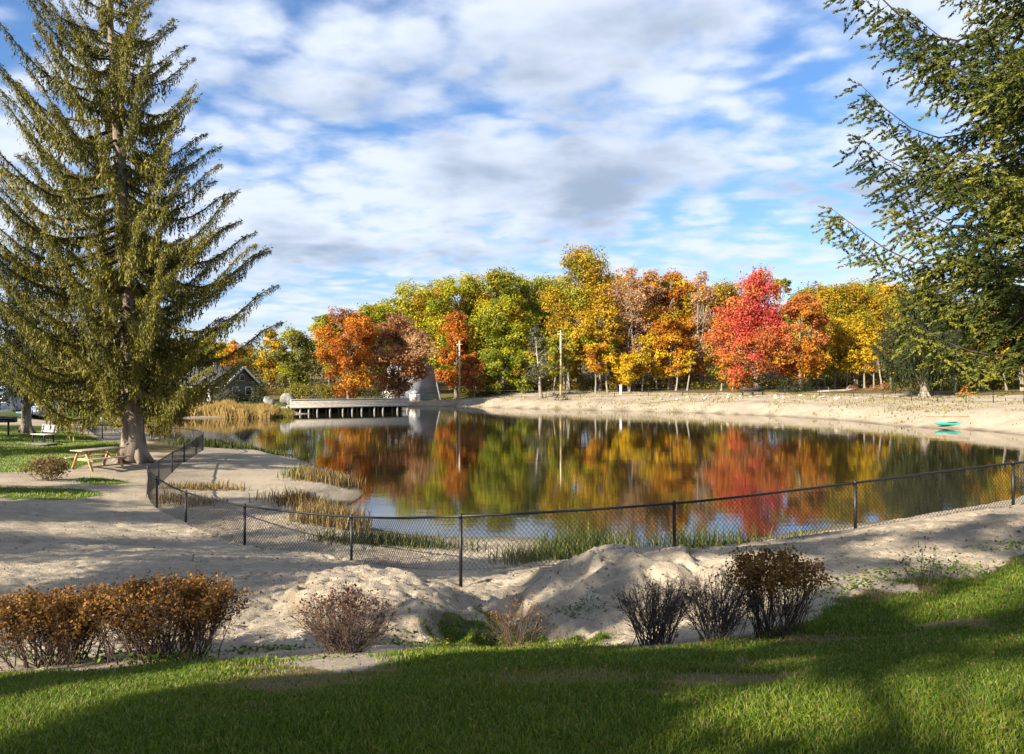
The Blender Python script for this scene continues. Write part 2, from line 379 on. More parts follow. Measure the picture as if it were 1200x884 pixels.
for k in range(46):                                      # walked tracks
    x0, y0 = frng.uniform(-11, 9), frng.uniform(8.6, 19); a = frng.uniform(-.5, .6)+(math.pi if frng.random() < .5 else 0)
    for q in range(frng.integers(5, 15)):
        cx, cy = x0+math.cos(a)*q*.62-math.sin(a)*.11*(-1)**q, y0+math.sin(a)*q*.62+math.cos(a)*.11*(-1)**q; a += frng.normal()*.12
        if 8.2 < cy < 20 and -13 < cx < 13: dent(cx, cy, a+frng.normal()*.15, .14, .062, .022+.016*frng.random())
for k in range(420):
    dent(frng.uniform(-10, 10), frng.uniform(8.3, 17), frng.uniform(0, 6.3), frng.uniform(.06, .2), frng.uniform(.05, .12), frng.uniform(.006, .026))
def hgt(x, y):
    x = np.asarray(x, float); y = np.asarray(y, float)
    i = np.clip(np.searchsorted(gx, x)-1, 0, len(gx)-2); j = np.clip(np.searchsorted(gy, y)-1, 0, len(gy)-2)
    u = np.clip((x-gx[i])/(gx[i+1]-gx[i]), 0, 1); v = np.clip((y-gy[j])/(gy[j+1]-gy[j]), 0, 1)
    return (Z[j, i]*(1-u)+Z[j, i+1]*u)*(1-v)+(Z[j+1, i]*(1-u)+Z[j+1, i+1]*u)*v
_T = np.geomspace(2.2, 320, 5000)
def hit(x, y):
    """the ground (or water) point seen at a photo pixel"""
    X = (x-600)/F*_T; Zr = CH-(y-HZ)/F*_T
    g = np.maximum(hgt(X, _T), 0)
    k = np.argmax(Zr <= g)
    if Zr[k] > g[k]: k = len(_T)-1
    return np.array([X[k], _T[k], g[k]])
def at(x, Y):
    X = (x-600)/F*Y
    return np.array([X, Y, float(hgt(X, Y))])
def poly(pts):
    return chaikin(np.array([hit(*p)[:2] for p in pts]), 1)

# masks of what covers the ground
lawn_far_edge = [(-60, 800), (0, 792), (100, 788), (190, 782), (280, 778), (340, 782), (400, 785), (470, 772), (515, 752), (545, 735), (580, 722), (640, 728), (690, 752), (750, 762), (810, 758), (870, 748), (930, 728), (980, 702), (1040, 690), (1110, 680), (1200, 655), (1300, 640)]
e = np.array([hit(*p)[:2] for p in lawn_far_edge])
lawn = np.vstack([[(-160, 9)], [(-14, 7.5)], e, [(14, 11.5)], [(30, 13)], [(200, 14)], [(200, -140)], [(-160, -140)]])
wobm = (fbm(GX*1.8, GY*1.8, 41, 4)-.5)
g_lawn = sstep(.22, -.22, sdf(lawn, GX, GY)+wobm*.9)
left_lawn = poly([(-500, 497), (-100, 496), (0, 498), (60, 501), (110, 512), (150, 520), (150, 534), (100, 545), (60, 552), (0, 556), (-300, 556)])
strip = poly([(-200, 571), (0, 570), (70, 571), (128, 578), (130, 584), (90, 588), (0, 586), (-200, 590)])
strip2 = poly([(96, 558), (140, 560), (150, 567), (115, 569), (85, 566)])
wl = (fbm(GX*.6, GY*.6, 43, 4)-.5)
g_left = np.maximum.reduce([sstep(.6, -.6, sdf(left_lawn, GX, GY)+wl*1.6), .8*sstep(.3, -.4, sdf(strip, GX, GY)+wl*1.2), .7*sstep(.3, -.3, sdf(strip2, GX, GY)+wl)])
g_far = sstep(4, 8, D)*sstep(95, 110, GY)*sstep(2, -6, GX)*.8
g_leftside = sstep(-30, -40, GX)*sstep(60, 66, GY)*.7*(D > 1)
lit_far = sstep(15, 20, D+wl*5)*sstep(62, 78, GY+(GX-30)*.2)
lit_far = lit_far*(1-.9*sstep(3, -3, GX)*sstep(24, 18, D))
lit_far = np.maximum(lit_far, sstep(8, 11, D)*sstep(90, 100, GY)*sstep(0, -8, GX)*.3)
pool_l = poly([(175, 512), (232, 512), (215, 530), (175, 538)])
g_lit = np.maximum(lit_far, sstep(.8, -.8, sdf(pool_l, GX, GY)+wl*1.5))
weeds_ = sstep(.52, .66, fbm(GX*.9, GY*.9, 47, 4))
g_bank = sstep(1.5, 4, D)*sstep(12, 6, D)*sstep(70, 85, GY)*sstep(.52, .7, fbm(GX*.15, GY*.4, 49, 4))*.55
grass_m = np.clip(np.maximum.reduce([g_lawn, g_left, g_far, g_leftside, g_bank]), 0, 1)
gully_g = sstep(.5, -.3, np.hypot((GX+.15)/.95, (GY-8.7)/.75)-1+wobm)*.36
grass_m = np.maximum(grass_m, gully_g)
bare = sstep(.60, .74, fbm(GX*.75+3, GY*1.5, 45, 4))*sstep(3.6, 4.6, GY)
bare = np.maximum(bare, sstep(1, .2, np.hypot((GX-.35)/.85, (GY-4.75)/.4)+wobm*1.1)*.8)
bare = np.maximum(bare, sstep(1, .2, np.hypot((GX-1.75)/.8, (GY-5.2)/.3)+wobm*1.1)*.7)
bare = np.maximum(bare, sstep(1, .2, np.hypot((GX-2.45)/.5, (GY-6.7)/.4)+wobm)*.8)
bare = np.maximum(bare, sstep(1, .3, np.hypot((GX+4.6)/1.6, (GY-6.5)/.3)+wobm)*.8)
lawn_density = g_lawn*(1-.85*bare)
wet = sstep(.9, .05, Dw)*(Dw > -2)
wet = np.maximum(wet, cliff*.75)
wet = np.maximum(wet, sstep(1.3, 1.0, np.abs(D-5.2+wl*2))*sstep(60, 75, GY)*.22)

gm = MB()
ny, nx = GX.shape
idx = np.arange(nx*ny).reshape(ny, nx)
gm.add(np.stack([GX, GY, Z], -1).reshape(-1, 3), quads=np.stack([idx[:-1, :-1], idx[:-1, 1:], idx[1:, 1:], idx[1:, :-1]], -1).reshape(-1, 4))
def ground_mat():
    m, nt, out = newmat('sand_and_turf')
    co = objco(nt)
    n1 = noise(nt, .5, 5, .6, co); n2 = noise(nt, 3.2, 6, .62, co); n3 = noise(nt, 22., 5, .65, co); n4 = noise(nt, 90., 3, .6, co)
    s = mixc(nt, (.385, .318, .23), (.275, .228, .168), maprange(nt, n1, .35, .7))
    s = mixc(nt, s, (.42, .36, .275), maprange(nt, n2, .5, .75))
    s = mixc(nt, s, (.24, .19, .135), math_(nt, 'MULTIPLY', maprange(nt, noise(nt, 1.1, 7, .68, co), .54, .68), .6))
    s = mixc(nt, s, (.17, .14, .10), math_(nt, 'MULTIPLY', maprange(nt, n3, .55, .70), .8))
    s = mixc(nt, s, (.13, .10, .07), math_(nt, 'MULTIPLY', maprange(nt, n4, .60, .70), .6))
    s = mixc(nt, s, (.10, .075, .045), math_(nt, 'MULTIPLY', attr(nt, 'wet'), .8))
    g = mixc(nt, (.04, .062, .010), (.085, .125, .014), maprange(nt, n2, .3, .7))
    g = mixc(nt, g, (.14, .15, .035), maprange(nt, n3, .5, .8))
    g = mixc(nt, g, (.15, .105, .06), math_(nt, 'MULTIPLY', attr(nt, 'bare'), .8))
    lt = mixc(nt, (.07, .05, .022), (.20, .14, .05), maprange(nt, n3, .35, .7))
    lt = mixc(nt, lt, (.11, .11, .03), maprange(nt, n2, .45, .7))
    gf = math_(nt, 'ADD', attr(nt, 'grass'), math_(nt, 'MULTIPLY', math_(nt, 'SUBTRACT', n3, .5), .7))
    c = mixc(nt, s, g, maprange(nt, gf, .35, .62))
    lf = math_(nt, 'ADD', attr(nt, 'litter'), math_(nt, 'MULTIPLY', math_(nt, 'SUBTRACT', n2, .5), .7))
    c = mixc(nt, c, lt, maprange(nt, lf, .3, .7))
    p = N(nt, 'ShaderNodeBsdfPrincipled'); p.inputs['Roughness'].default_value = .95; p.inputs['Specular IOR Level'].default_value = .15
    nt.links.new(c, p.inputs['Base Color'])
    b1 = N(nt, 'ShaderNodeBump'); b1.inputs['Strength'].default_value = .7; b1.inputs['Distance'].default_value = .05
    nt.links.new(n3, b1.inputs['Height'])
    b2 = N(nt, 'ShaderNodeBump'); b2.inputs['Strength'].default_value = .6; b2.inputs['Distance'].default_value = .012
    nt.links.new(n4, b2.inputs['Height']); nt.links.new(b1.outputs[0], b2.inputs['Normal'])
    nt.links.new(b2.outputs[0], p.inputs['Normal'])
    nt.links.new(p.outputs[0], out.inputs[0])
    return m
ground = gm.build('ground', ground_mat(), smooth=True)
tag(ground, 'pale trampled sand and short green lawn running down to the pond', 'ground', kind='structure')
for nm, arr in (('grass', grass_m), ('litter', g_lit), ('wet', wet), ('bare', bare)):
    a_ = ground.data.attributes.new(nm, 'FLOAT', 'POINT'); a_.data.foreach_set('value', np.ascontiguousarray(arr, np.float32).ravel())

# water
def water_mat():
    m, nt, out = newmat('pond_water')
    mp = N(nt, 'ShaderNodeMapping'); mp.inputs['Scale'].default_value = (.6, 1.7, 1)
    nt.links.new(objco(nt), mp.inputs[0])
    h1 = noise(nt, .35, 3, .5, mp.outputs[0]); h2 = noise(nt, 2.2, 3, .55, mp.outputs[0])
    p = N(nt, 'ShaderNodeBsdfPrincipled'); p.inputs['Base Color'].default_value = (.018, .017, .007, 1)
    p.inputs['Roughness'].default_value = .02; p.inputs['IOR'].default_value = 1.58; p.inputs['Specular IOR Level'].default_value = 1.0
    b = N(nt, 'ShaderNodeBump'); b.inputs['Strength'].default_value = .035; b.inputs['Distance'].default_value = .05
    nt.links.new(h2, b.inputs['Height'])
    b0 = N(nt, 'ShaderNodeBump'); b0.inputs['Strength'].default_value = .03; b0.inputs['Distance'].default_value = .12
    nt.links.new(h1, b0.inputs['Height']); nt.links.new(b0.outputs[0], b.inputs['Normal'])
    nt.links.new(b.outputs[0], p.inputs['Normal'])
    nt.links.new(p.outputs[0], out.inputs[0])
    return m
wm_ = MB(); wm_.add([(-60, 14, 0), (52, 14, 0), (52, 140, 0), (-60, 140, 0)], quads=[[0, 1, 2, 3]])
w = wm_.build('water', water_mat()); tag(w, 'still dark pond reflecting the autumn wood and the sky', 'pond', kind='structure')

# ------------------------------------------------------------------ camera, sun, sky
cam = bpy.data.cameras.new('camera'); cam.sensor_width = 36; cam.lens = F/1200*36; cam.clip_end = 3000; cam.clip_start = .05
co_ = bpy.data.objects.new('camera', cam); COL.objects.link(co_); co_.location = (0, 0, CH)
co_.rotation_euler = (math.pi/2+math.atan((HZ-442)/F), 0, 0); scene.camera = co_
sl = bpy.data.lights.new('sun', 'SUN'); sl.energy = 5.0; sl.angle = rad(.53); sl.color = (1, .90, .74)
so = bpy.data.objects.new('sun', sl); COL.objects.link(so)
from mathutils import Vector
so.rotation_euler = Vector([float(c) for c in sdir]).to_track_quat('Z', 'Y').to_euler()

wd = bpy.data.worlds.new('World'); scene.world = wd; wd.use_nodes = True
nt = wd.node_tree; nt.nodes.clear()
wout = N(nt, 'ShaderNodeOutputWorld'); bg = N(nt, 'ShaderNodeBackground'); bg.inputs['Strength'].default_value = .086
sky = N(nt, 'ShaderNodeTexSky'); sky.sky_type = 'NISHITA'; sky.sun_disc = False; sky.sun_elevation = rad(SUN_EL)
sky.sun_rotation = math.atan2(sdir[0], sdir[1]); sky.air_density = 1.0; sky.dust_density = .4; sky.ozone_density = 2.0
tc = N(nt, 'ShaderNodeTexCoord'); sp = N(nt, 'ShaderNodeSeparateXYZ'); nt.links.new(tc.outputs['Generated'], sp.inputs[0])
zc = math_(nt, 'ADD', math_(nt, 'MAXIMUM', sp.outputs[2], 0.0), .17)
pxn = math_(nt, 'DIVIDE', sp.outputs[0], zc); pyn = math_(nt, 'DIVIDE', sp.outputs[1], zc)
cv = N(nt, 'ShaderNodeCombineXYZ'); nt.links.new(pxn, cv.inputs[0]); nt.links.new(pyn, cv.inputs[1])
def blob(x, y, rx_, ry_):
    """soft mound of cloud round the sky direction that photo pixel x, y looks along (sky-plane coordinates)"""
    d = np.array([(x-600)/F, 1, (HZ-y)/F]); d /= np.linalg.norm(d)
    z_ = max(d[2], 0)+.17
    cx, cy = d[0]/z_, d[1]/z_
    dx = math_(nt, 'DIVIDE', math_(nt, 'SUBTRACT', pxn, cx), rx_); dy = math_(nt, 'DIVIDE', math_(nt, 'SUBTRACT', pyn, cy), ry_)
    r2 = math_(nt, 'ADD', math_(nt, 'MULTIPLY', dx, dx), math_(nt, 'MULTIPLY', dy, dy))
    return math_(nt, 'EXPONENT', math_(nt, 'MULTIPLY', r2, -1.0))
vs_ = N(nt, 'ShaderNodeMapping'); vs_.inputs['Location'].default_value = (3.1, 1.7, 0); nt.links.new(cv.outputs[0], vs_.inputs[0])
nA = noise(nt, 1.7, 9, .56, vs_.outputs[0], .1)          # cloud masses
vr = N(nt, 'ShaderNodeMapping'); vr.inputs['Rotation'].default_value = (0, 0, .5); vr.inputs['Scale'].default_value = (1.0, 1.25, 1); nt.links.new(cv.outputs[0], vr.inputs[0])
wv = N(nt, 'ShaderNodeVectorMath', operation='ADD'); nz = N(nt, 'ShaderNodeTexNoise'); nz.inputs['Scale'].default_value = 3.5; nz.inputs['Detail'].default_value = 4
nt.links.new(vr.outputs[0], nz.inputs['Vector'])
wsc = N(nt, 'ShaderNodeVectorMath', operation='SCALE'); wsc.inputs['Scale'].default_value = .32; nt.links.new(nz.outputs['Color'], wsc.inputs[0])
nt.links.new(vr.outputs[0], wv.inputs[0]); nt.links.new(wsc.outputs[0], wv.inputs[1])
vo = N(nt, 'ShaderNodeTexVoronoi'); vo.feature = 'SMOOTH_F1'; vo.inputs['Scale'].default_value = 7.5; vo.inputs['Smoothness'].default_value = .6; nt.links.new(wv.outputs[0], vo.inputs['Vector'])
puff = math_(nt, 'SUBTRACT', .95, vo.outputs['Distance'])
nB = math_(nt, 'ADD', math_(nt, 'MULTIPLY', puff, .62), math_(nt, 'MULTIPLY', noise(nt, 11., 5, .55, vr.outputs[0], .2), .38))
vup = N(nt, 'ShaderNodeMapping'); vup.inputs['Location'].default_value = (3.1-.06, 1.7-.17, 0); nt.links.new(cv.outputs[0], vup.inputs[0])
nUp = noise(nt, 1.7, 7, .5, vup.outputs[0], .1)
nC = noise(nt, .55, 3, .5, vs_.outputs[0])                # where the layer is open
bl = blob(690, 190, .75, .30)
bl2 = blob(470, 260, .55, .42)
bl3 = blob(700, 40, .32, .2)
open1 = blob(1010, 190, .38, .3); open2 = blob(600, 150, .42, .12); open3 = blob(560, 60, .5, .16)
dens = math_(nt, 'ADD', math_(nt, 'MULTIPLY', nA, .85), math_(nt, 'MULTIPLY', nB, .58))
dens = math_(nt, 'ADD', dens, math_(nt, 'MULTIPLY', nC, .35))
for b_, k in ((bl, .20), (bl2, .13), (bl3, .12), (open1, -.16), (open2, -.14), (open3, -.10)):
    dens = math_(nt, 'ADD', dens, math_(nt, 'MULTIPLY', b_, k))
cover = maprange(nt, dens, .70, 1.02)
cover = math_(nt, 'MULTIPLY', cover, .96)
thick = maprange(nt, math_(nt, 'ADD', math_(nt, 'ADD', math_(nt, 'MULTIPLY', nUp, .8), math_(nt, 'MULTIPLY', nB, .14)), math_(nt, 'ADD', math_(nt, 'MULTIPLY', blob(690, 205, .75, .26), .17), math_(nt, 'MULTIPLY', blob(480, 285, .6, .3), .12))), .47, .72)
ccol = mixc(nt, (3.6, 3.95, 4.6), (1.7, 2.1, 2.75), thick)
skyc = mixc(nt, sky.outputs[0], mixc(nt, (.60, .60, .74), (.50, .67, .86), maprange(nt, sp.outputs[2], .0, .32)), 1.0, 'MULTIPLY')
# paler towards the horizon, as the real lower air is
ncol = mixc(nt, skyc, ccol, cover)
nt.links.new(ncol, bg.inputs['Color']); nt.links.new(bg.outputs[0], wout.inputs[0])

vsn = scene.view_settings; vsn.view_transform = 'Standard'; vsn.look = 'None'; vsn.exposure = 1.5; vsn.gamma = 1.0; vsn.use_curve_mapping = False
cy = scene.cycles; cy.max_bounces = 6; cy.diffuse_bounces = 2; cy.glossy_bounces = 3; cy.transmission_bounces = 4; cy.transparent_max_bounces = 6
cy.use_denoising = True; cy.caustics_reflective = False; cy.caustics_refractive = False; cy.sample_clamp_indirect = 6.0
try:
    cy.denoiser = 'OPENIMAGEDENOISE'; cy.denoising_prefilter = 'ACCURATE'
except Exception: pass

# ------------------------------------------------------------------ broadleaf trees
def shape_r(kind, z):
    if kind == 'round': return np.sqrt(np.clip(1-(2*z-1)**2, 0, 1))**.8
    if kind == 'oval': return np.clip(np.sin(np.pi*np.clip(z, 0, 1)**.75), 0, 1)**.6
    if kind == 'cone': return np.clip((1-z), 0, 1)**.75*np.clip(z/.18, 0, 1)**.6
    if kind == 'spread': return np.sqrt(np.clip(1-(1.55*z-.55)**2, 0, 1))**.7*np.clip(z/.15, 0, 1)**.5
    if kind == 'maple': return np.clip(z/.12, 0, 1)**.5*np.clip(1-z, 0, 1)**.55*1.12*(1-.18*np.exp(-((z-.75)/.12)**2))
    if kind == 'column': return np.clip(np.sin(np.pi*np.clip(z, 0, 1)**.6), 0, 1)**.5
    return np.ones_like(z)
def crown_parts(seed, H, zb, R, kind, nclump, nleaf, leaf, trunk_r, stems=1, hgrad=0.0, clump_k=.27, lean=(0, 0), flat=.75, gap=0.0, bare=.0, stem_spread=.25, alt=.24):
    """local geometry of one tree: (trunk MB, crown MB); H top height, zb crown bottom height, R crown radius"""
    rng = np.random.default_rng(seed)
    tk = MB(); cr = MB()
    hc = H-zb
    zs = rng.random(nclump*3)**.85; ok = rng.random(nclump*3) < .25+.75*shape_r(kind, zs); zs = zs[ok][:nclump]; n = len(zs)
    ang = rng.random(n)*2*np.pi
    rr = shape_r(kind, zs)*R*(1-clump_k*.75)*np.sqrt(rng.random(n)*.75+.25)*(1+.16*np.sin(ang*3+seed)+.12*rng.normal(size=n))
    cen = np.stack([rr*np.cos(ang), rr*np.sin(ang), zb+hc*(.04+zs*.93)], 1)
    cen[:, 0] += lean[0]*zs; cen[:, 1] += lean[1]*zs
    ctint = rng.random(n)
    # stems and limbs
    bases = [(0, 0)] if stems == 1 else [(rng.normal()*trunk_r*1.3, rng.normal()*trunk_r*1.3) for _ in range(stems)]
    tops = []
    for k, (bx, by) in enumerate(bases):
        a = rng.random()*6.28; sp_ = (0 if stems == 1 else R*stem_spread*(.5+rng.random()))
        top = np.array([lean[0]*.8+math.cos(a)*sp_, lean[1]*.8+math.sin(a)*sp_*.6, zb+hc*(.78 if stems == 1 else .5+.3*rng.random())])
        t = np.linspace(0, 1, 9)[:, None]
        b0 = np.array([bx, by, -.25])
        p = b0+(top-b0)*t; p[:, :2] += (rng.normal(size=(9, 2))*.05*R*.3)*np.sin(np.pi*t)*1.0
        r_ = trunk_r*(1.0-.86*t[:, 0])*(1+.6*np.exp(-t[:, 0]*22))/(1 if stems == 1 else 1.3)
        tk.tube(p, r_, 8); tops.append(p)
    for i in range(n):
        p = tops[i % len(tops)]
        zc_ = cen[i, 2]; d_ = np.hypot(*(cen[i, :2]))
        k = np.argmin(abs(p[:, 2]-max(zc_-d_*.75, zb*.75)))
        k = min(max(k, 2), 7)
        a, b = p[k], cen[i]
        m_ = (a+b)/2+np.array([0, 0, -.08*d_])+rng.normal(size=3)*.05*d_
        tk.tube([a, m_, b], [trunk_r*.28*(1-.08*k), trunk_r*.17, trunk_r*.05], 4, cap=False)
        if bare > 0:
            for q in range(int(6*bare)):
                dv = rng.normal(size=3); dv[2] = abs(dv[2])*.9+.3; dv /= np.linalg.norm(dv)
                e_ = b+dv*clump_k*R*(.8+.7*rng.random()); tk.tube([b, (b+e_)/2+rng.normal(size=3)*.08*R*.2, e_], [trunk_r*.09, trunk_r*.06, trunk_r*.03], 3, cap=False)
    rc = clump_k*R*(.65+.7*rng.random(n))*(1-gap*.2)
    wts = rc**2; wts /= wts.sum()
    ci = rng.choice(n, nleaf, p=wts)
    dv = rng.normal(size=(nleaf, 3)); dv /= np.linalg.norm(dv, axis=1, keepdims=True)
    # uneven clumps: each has its own ragged outline
    lump = 1+.28*np.sin(dv[:, 0]*4+ci*1.7)+.22*np.sin(dv[:, 1]*5+ci*2.3)+.2*np.sin(dv[:, 2]*6+ci*.9)
    rr = rc[ci]*(.45+.6*rng.random(nleaf)**.6)*lump
    pos = cen[ci]+dv*rr[:, None]*np.array([1, 1, flat])
    nr = dv*.7+rng.normal(size=(nleaf, 3))*.55+np.array([0, 0, .45])
    hz = np.clip((pos[:, 2]-zb)/hc, 0, 1)
    tint = np.clip(.5+(ctint[ci]-.5)*.62+(rng.random(nleaf)-.5)*.45+hgrad*(hz-.5), 0, 1)
    sz_ = leaf*(.55+.9*rng.random(nleaf)); two = (rng.random(n) < alt)[ci]
    cr.leaves(pos[~two], nr[~two], sz_[~two], tint[~two], rng); cr.leaves(pos[two], nr[two], sz_[two], tint[two], rng, mat=1)
    return tk, cr

ALT = dict(yellowgreen='golden', green='yellowgreen', golden='yellowgreen', yellow='golden', orange='amber', amber='yellow', rust='mauve', mauve='amber', red='peach', peach='amber', olive='yellowgreen', greygreen='olive')
def tree(label, x, ytop, ybot, hw, Y, pal, kind='oval', stems=1, density=1.0, bark=None, hgrad=0.0, leaf=None, nclump=None, group=None, name='deciduous_tree', trunk=None, bare=0., clump_k=.27, lean=(0, 0), seed=None, base=None, cat='tree', flat=.75, stem_spread=.25):
    b = at(x, Y) if base is None else np.asarray(base, float)
    top = CH-(ytop-HZ)/F*Y-b[2]; bot = max(CH-(ybot-HZ)/F*Y-b[2], .4)
    R = hw/F*Y
    leaf = leaf or max(.0025*Y, .2)
    hc = top-bot
    nl = int(density*4.0*(R*hc*3.2+2*R*R)/(leaf*leaf*.5))
    nl = min(nl, 36000)
    nclump = nclump or int(np.clip(18+hc*R*.45, 24, 80))
    sd = seed if seed is not None else int(x*7+ytop*13+Y)
    tk, cr = crown_parts(sd, top, bot, R, kind, nclump, nl, leaf, trunk or .02*top, stems, hgrad, clump_k, lean, flat, bare=bare, stem_spread=stem_spread)
    t = thing(name, label, cat, b, 0, group)
    tk.build('trunk', bark or BARK, t, smooth=True); cr.build('crown', [LEAF[pal], LEAF[ALT[pal]]], t)
    return t

W = 'trees of the wood beyond the pond'
tree('low tan and orange tree rising behind the gabled house', 278, 398, 445, 22, 150, 'amber', 'round', density=.7)
tree('bright yellow tree between the gabled house and the olive tree', 318, 386, 448, 19, 150, 'yellow', 'oval')
tree('dull olive tree behind the clipped hedge', 343, 388, 452, 29, 140, 'olive', 'oval')
tree('yellow-green crown showing over the shoulder of the orange tree by the dock', 386, 364, 440, 22, 152, 'yellowgreen', 'round')
tree('rounded orange tree standing behind the pale dock, low branches near the water', 408, 367, 462, 42, 112, 'orange', 'round', density=1.15, clump_k=.24)
tree('wide rust-brown tree with dusky shaded underside at the end of the dock', 467, 374, 458, 45, 117, 'rust', 'spread', density=1.1, bark=BARKDARK)
tree('yellow-green tree topping the gap between the orange and rust trees at the dock', 437, 356, 440, 26, 152, 'yellowgreen', 'round')
tree('broad yellow-green tree, first high crown of the wood beside the rust tree', 484, 334, 448, 42, 152, 'yellowgreen', 'round', density=1.1)
tree('large yellow-green tree directly behind the orange cone-shaped tree', 536, 322, 445, 44, 150, 'yellowgreen', 'round', density=1.1)
tree('tall green tree with a rounded top, behind the yellow and green round tree', 584, 312, 440, 38, 150, 'yellowgreen', 'oval', hgrad=-.15)
tree('deep green tree tucked against the tall golden tree', 624, 320, 440, 28, 156, 'green', 'round')
tree('orange cone-shaped tree standing behind the pale pole by the cabin', 535, 366, 458, 28, 130, 'orange', 'cone', density=1.2, hgrad=-.1)
tree('small red-orange tree close to the pale pole by the cabin', 556, 415, 458, 16, 126, 'peach', 'round')
tree('round tree mixing yellow and green, in front of the tall green one', 590, 350, 432, 36, 134, 'yellowgreen', 'round', hgrad=.2, density=1.2)
tree('low green tree with yellow tips at the edge of the wood', 585, 405, 460, 30, 127, 'green', 'round')
tree('low yellow-tipped tree beside the leaning half-bare one', 617, 412, 460, 20, 126, 'yellowgreen', 'round')
tree('half-bare grey-green tree with a pale leaning trunk on the beach edge', 634, 386, 448, 20, 118, 'greygreen', 'oval', density=.42, bark=BARKPALE, lean=(-1.0, 0), bare=.7, trunk=.3)
tree('tallest tree of the wood, golden yellow, behind the tan pole', 680, 287, 425, 50, 132, 'golden', 'oval', density=1.05, nclump=80, hgrad=.1, stems=2)
tree('golden tree leaning out at the foot of the tallest one', 702, 350, 430, 32, 126, 'golden', 'round', stems=2, bark=BARKPALE)
tree('yellow-green tree low behind the tan pole', 662, 385, 452, 24, 127, 'yellowgreen', 'round', stems=2, bark=BARKPALE)
tree('nearly leafless mauve-brown tree beside the tallest golden one', 738, 312, 425, 33, 127, 'mauve', 'oval', density=.5, bare=1., stems=2, bark=BARKPALE)
tree('bright orange small tree low at the wood edge beside the white marker', 698, 402, 440, 20, 121, 'amber', 'round', bark=BARKPALE)
tree('low bright yellow tree behind the white marker post', 738, 416, 448, 26, 121, 'yellow', 'spread', stems=3, bark=BARKPALE)
tree('amber tree with a rounded top, before the brownish ridge of the wood', 788, 320, 430, 34, 131, 'amber', 'oval', density=1.0)
tree('orange tree hanging over low yellow branches beside the bare pale-trunked tree', 783, 372, 446, 27, 124, 'amber', 'round', hgrad=-.35, stems=2, bark=BARKPALE)
tree('reddish-brown tree thinning at the top, between the amber and bare trees', 766, 318, 420, 26, 130, 'mauve', 'round', density=.8)
tree('bare tree with a forked pale trunk and mauve twigs next to the red maple', 824, 322, 436, 25, 126, 'mauve', 'column', density=.42, bare=1., bark=BARKPALE, stems=2, trunk=.3)
tree('brilliant red maple, orange near the ground, at the top of the beach', 886, 316, 458, 57, 114, 'red', 'maple', density=1.45, hgrad=.75, nclump=90, clump_k=.22, leaf=.30)
tree('peach-orange tree pressed against the shaded side of the red maple', 938, 344, 452, 34, 110, 'peach', 'round', density=1.1, hgrad=-.2)
tree('small yellow-green top peeping over the red maple', 914, 326, 400, 18, 150, 'green', 'round')
tree('spreading yellow tree with many pale stems, next to the peach-orange tree', 985, 326, 436, 45, 127, 'golden', 'round', stems=4, bark=BARKPALE, density=1.0)
tree('amber-yellow tree low in front of the spreading yellow tree', 1002, 372, 436, 36, 116, 'yellow', 'spread', stems=4, bark=BARKPALE, hgrad=-.3)
tree('yellow tree half hidden by the boughs of the near spruce', 1040, 335, 440, 32, 124, 'golden', 'round', stems=2, bark=BARKPALE)
tree('dull yellow-green tree behind the near spruce, beside the big dark conifer', 1140, 360, 452, 36, 92, 'yellowgreen', 'round', stems=3)
tree('vivid yellow tree at the beach edge beyond the near spruce', 1196, 372, 450, 26, 84, 'yellow', 'round', stems=3, bark=BARKPALE)
tree('leafy olive tree crowding the shade behind the beach fence', 1165, 395, 455, 26, 96, 'olive', 'round', stems=2)
# rear rows: seen only in the gaps and as the crest of the wood
rr_ = random.Random(5)
for i, (x, yt, pal) in enumerate([(455, 352, 'yellowgreen'), (508, 340, 'yellowgreen'), (560, 326, 'yellowgreen'), (606, 324, 'yellowgreen'), (645, 328, 'golden'), (715, 322, 'golden'), (750, 322, 'amber'), (772, 330, 'golden'), (806, 332, 'amber'), (845, 332, 'golden'), (866, 330, 'amber'), (965, 334, 'yellowgreen'), (1045, 332, 'golden'),
                                  (945, 340, 'golden'), (1020, 330, 'golden'), (1070, 338, 'olive'), (1110, 345, 'olive'), (1160, 350, 'yellowgreen')]):
    tree('tree of the rear rows, seen only in gaps between nearer crowns of the wood', x, yt, 445, 34, 165+rr_.random()*12, pal, 'round', density=1.0, group='rear trees of the wood', bark=BARKPALE)
# trees out past the frame on the right keep the wood going
for x, yt, pal, Y in ((1290, 330, 'golden', 90), (1380, 320, 'yellowgreen', 88), (250, 405, 'yellowgreen', 170), (215, 400, 'olive', 165), (160, 395, 'olive', 150), (100, 400, 'yellowgreen', 140), (40, 395, 'olive', 130)):
    tree({1290: 'golden tree beyond the near spruce past the beach end', 1380: 'yellow-green tree far along the beach end', 250: 'yellow-green tree far behind the reeds', 215: 'olive tree far behind the reeds', 160: 'olive tree far behind the big spruce trunk',
          100: 'yellow-green tree far behind the campers', 40: 'dull olive tree rising behind the pale blue camper'}[x], x, yt, 450, 42, Y, pal, 'round', density=.8)

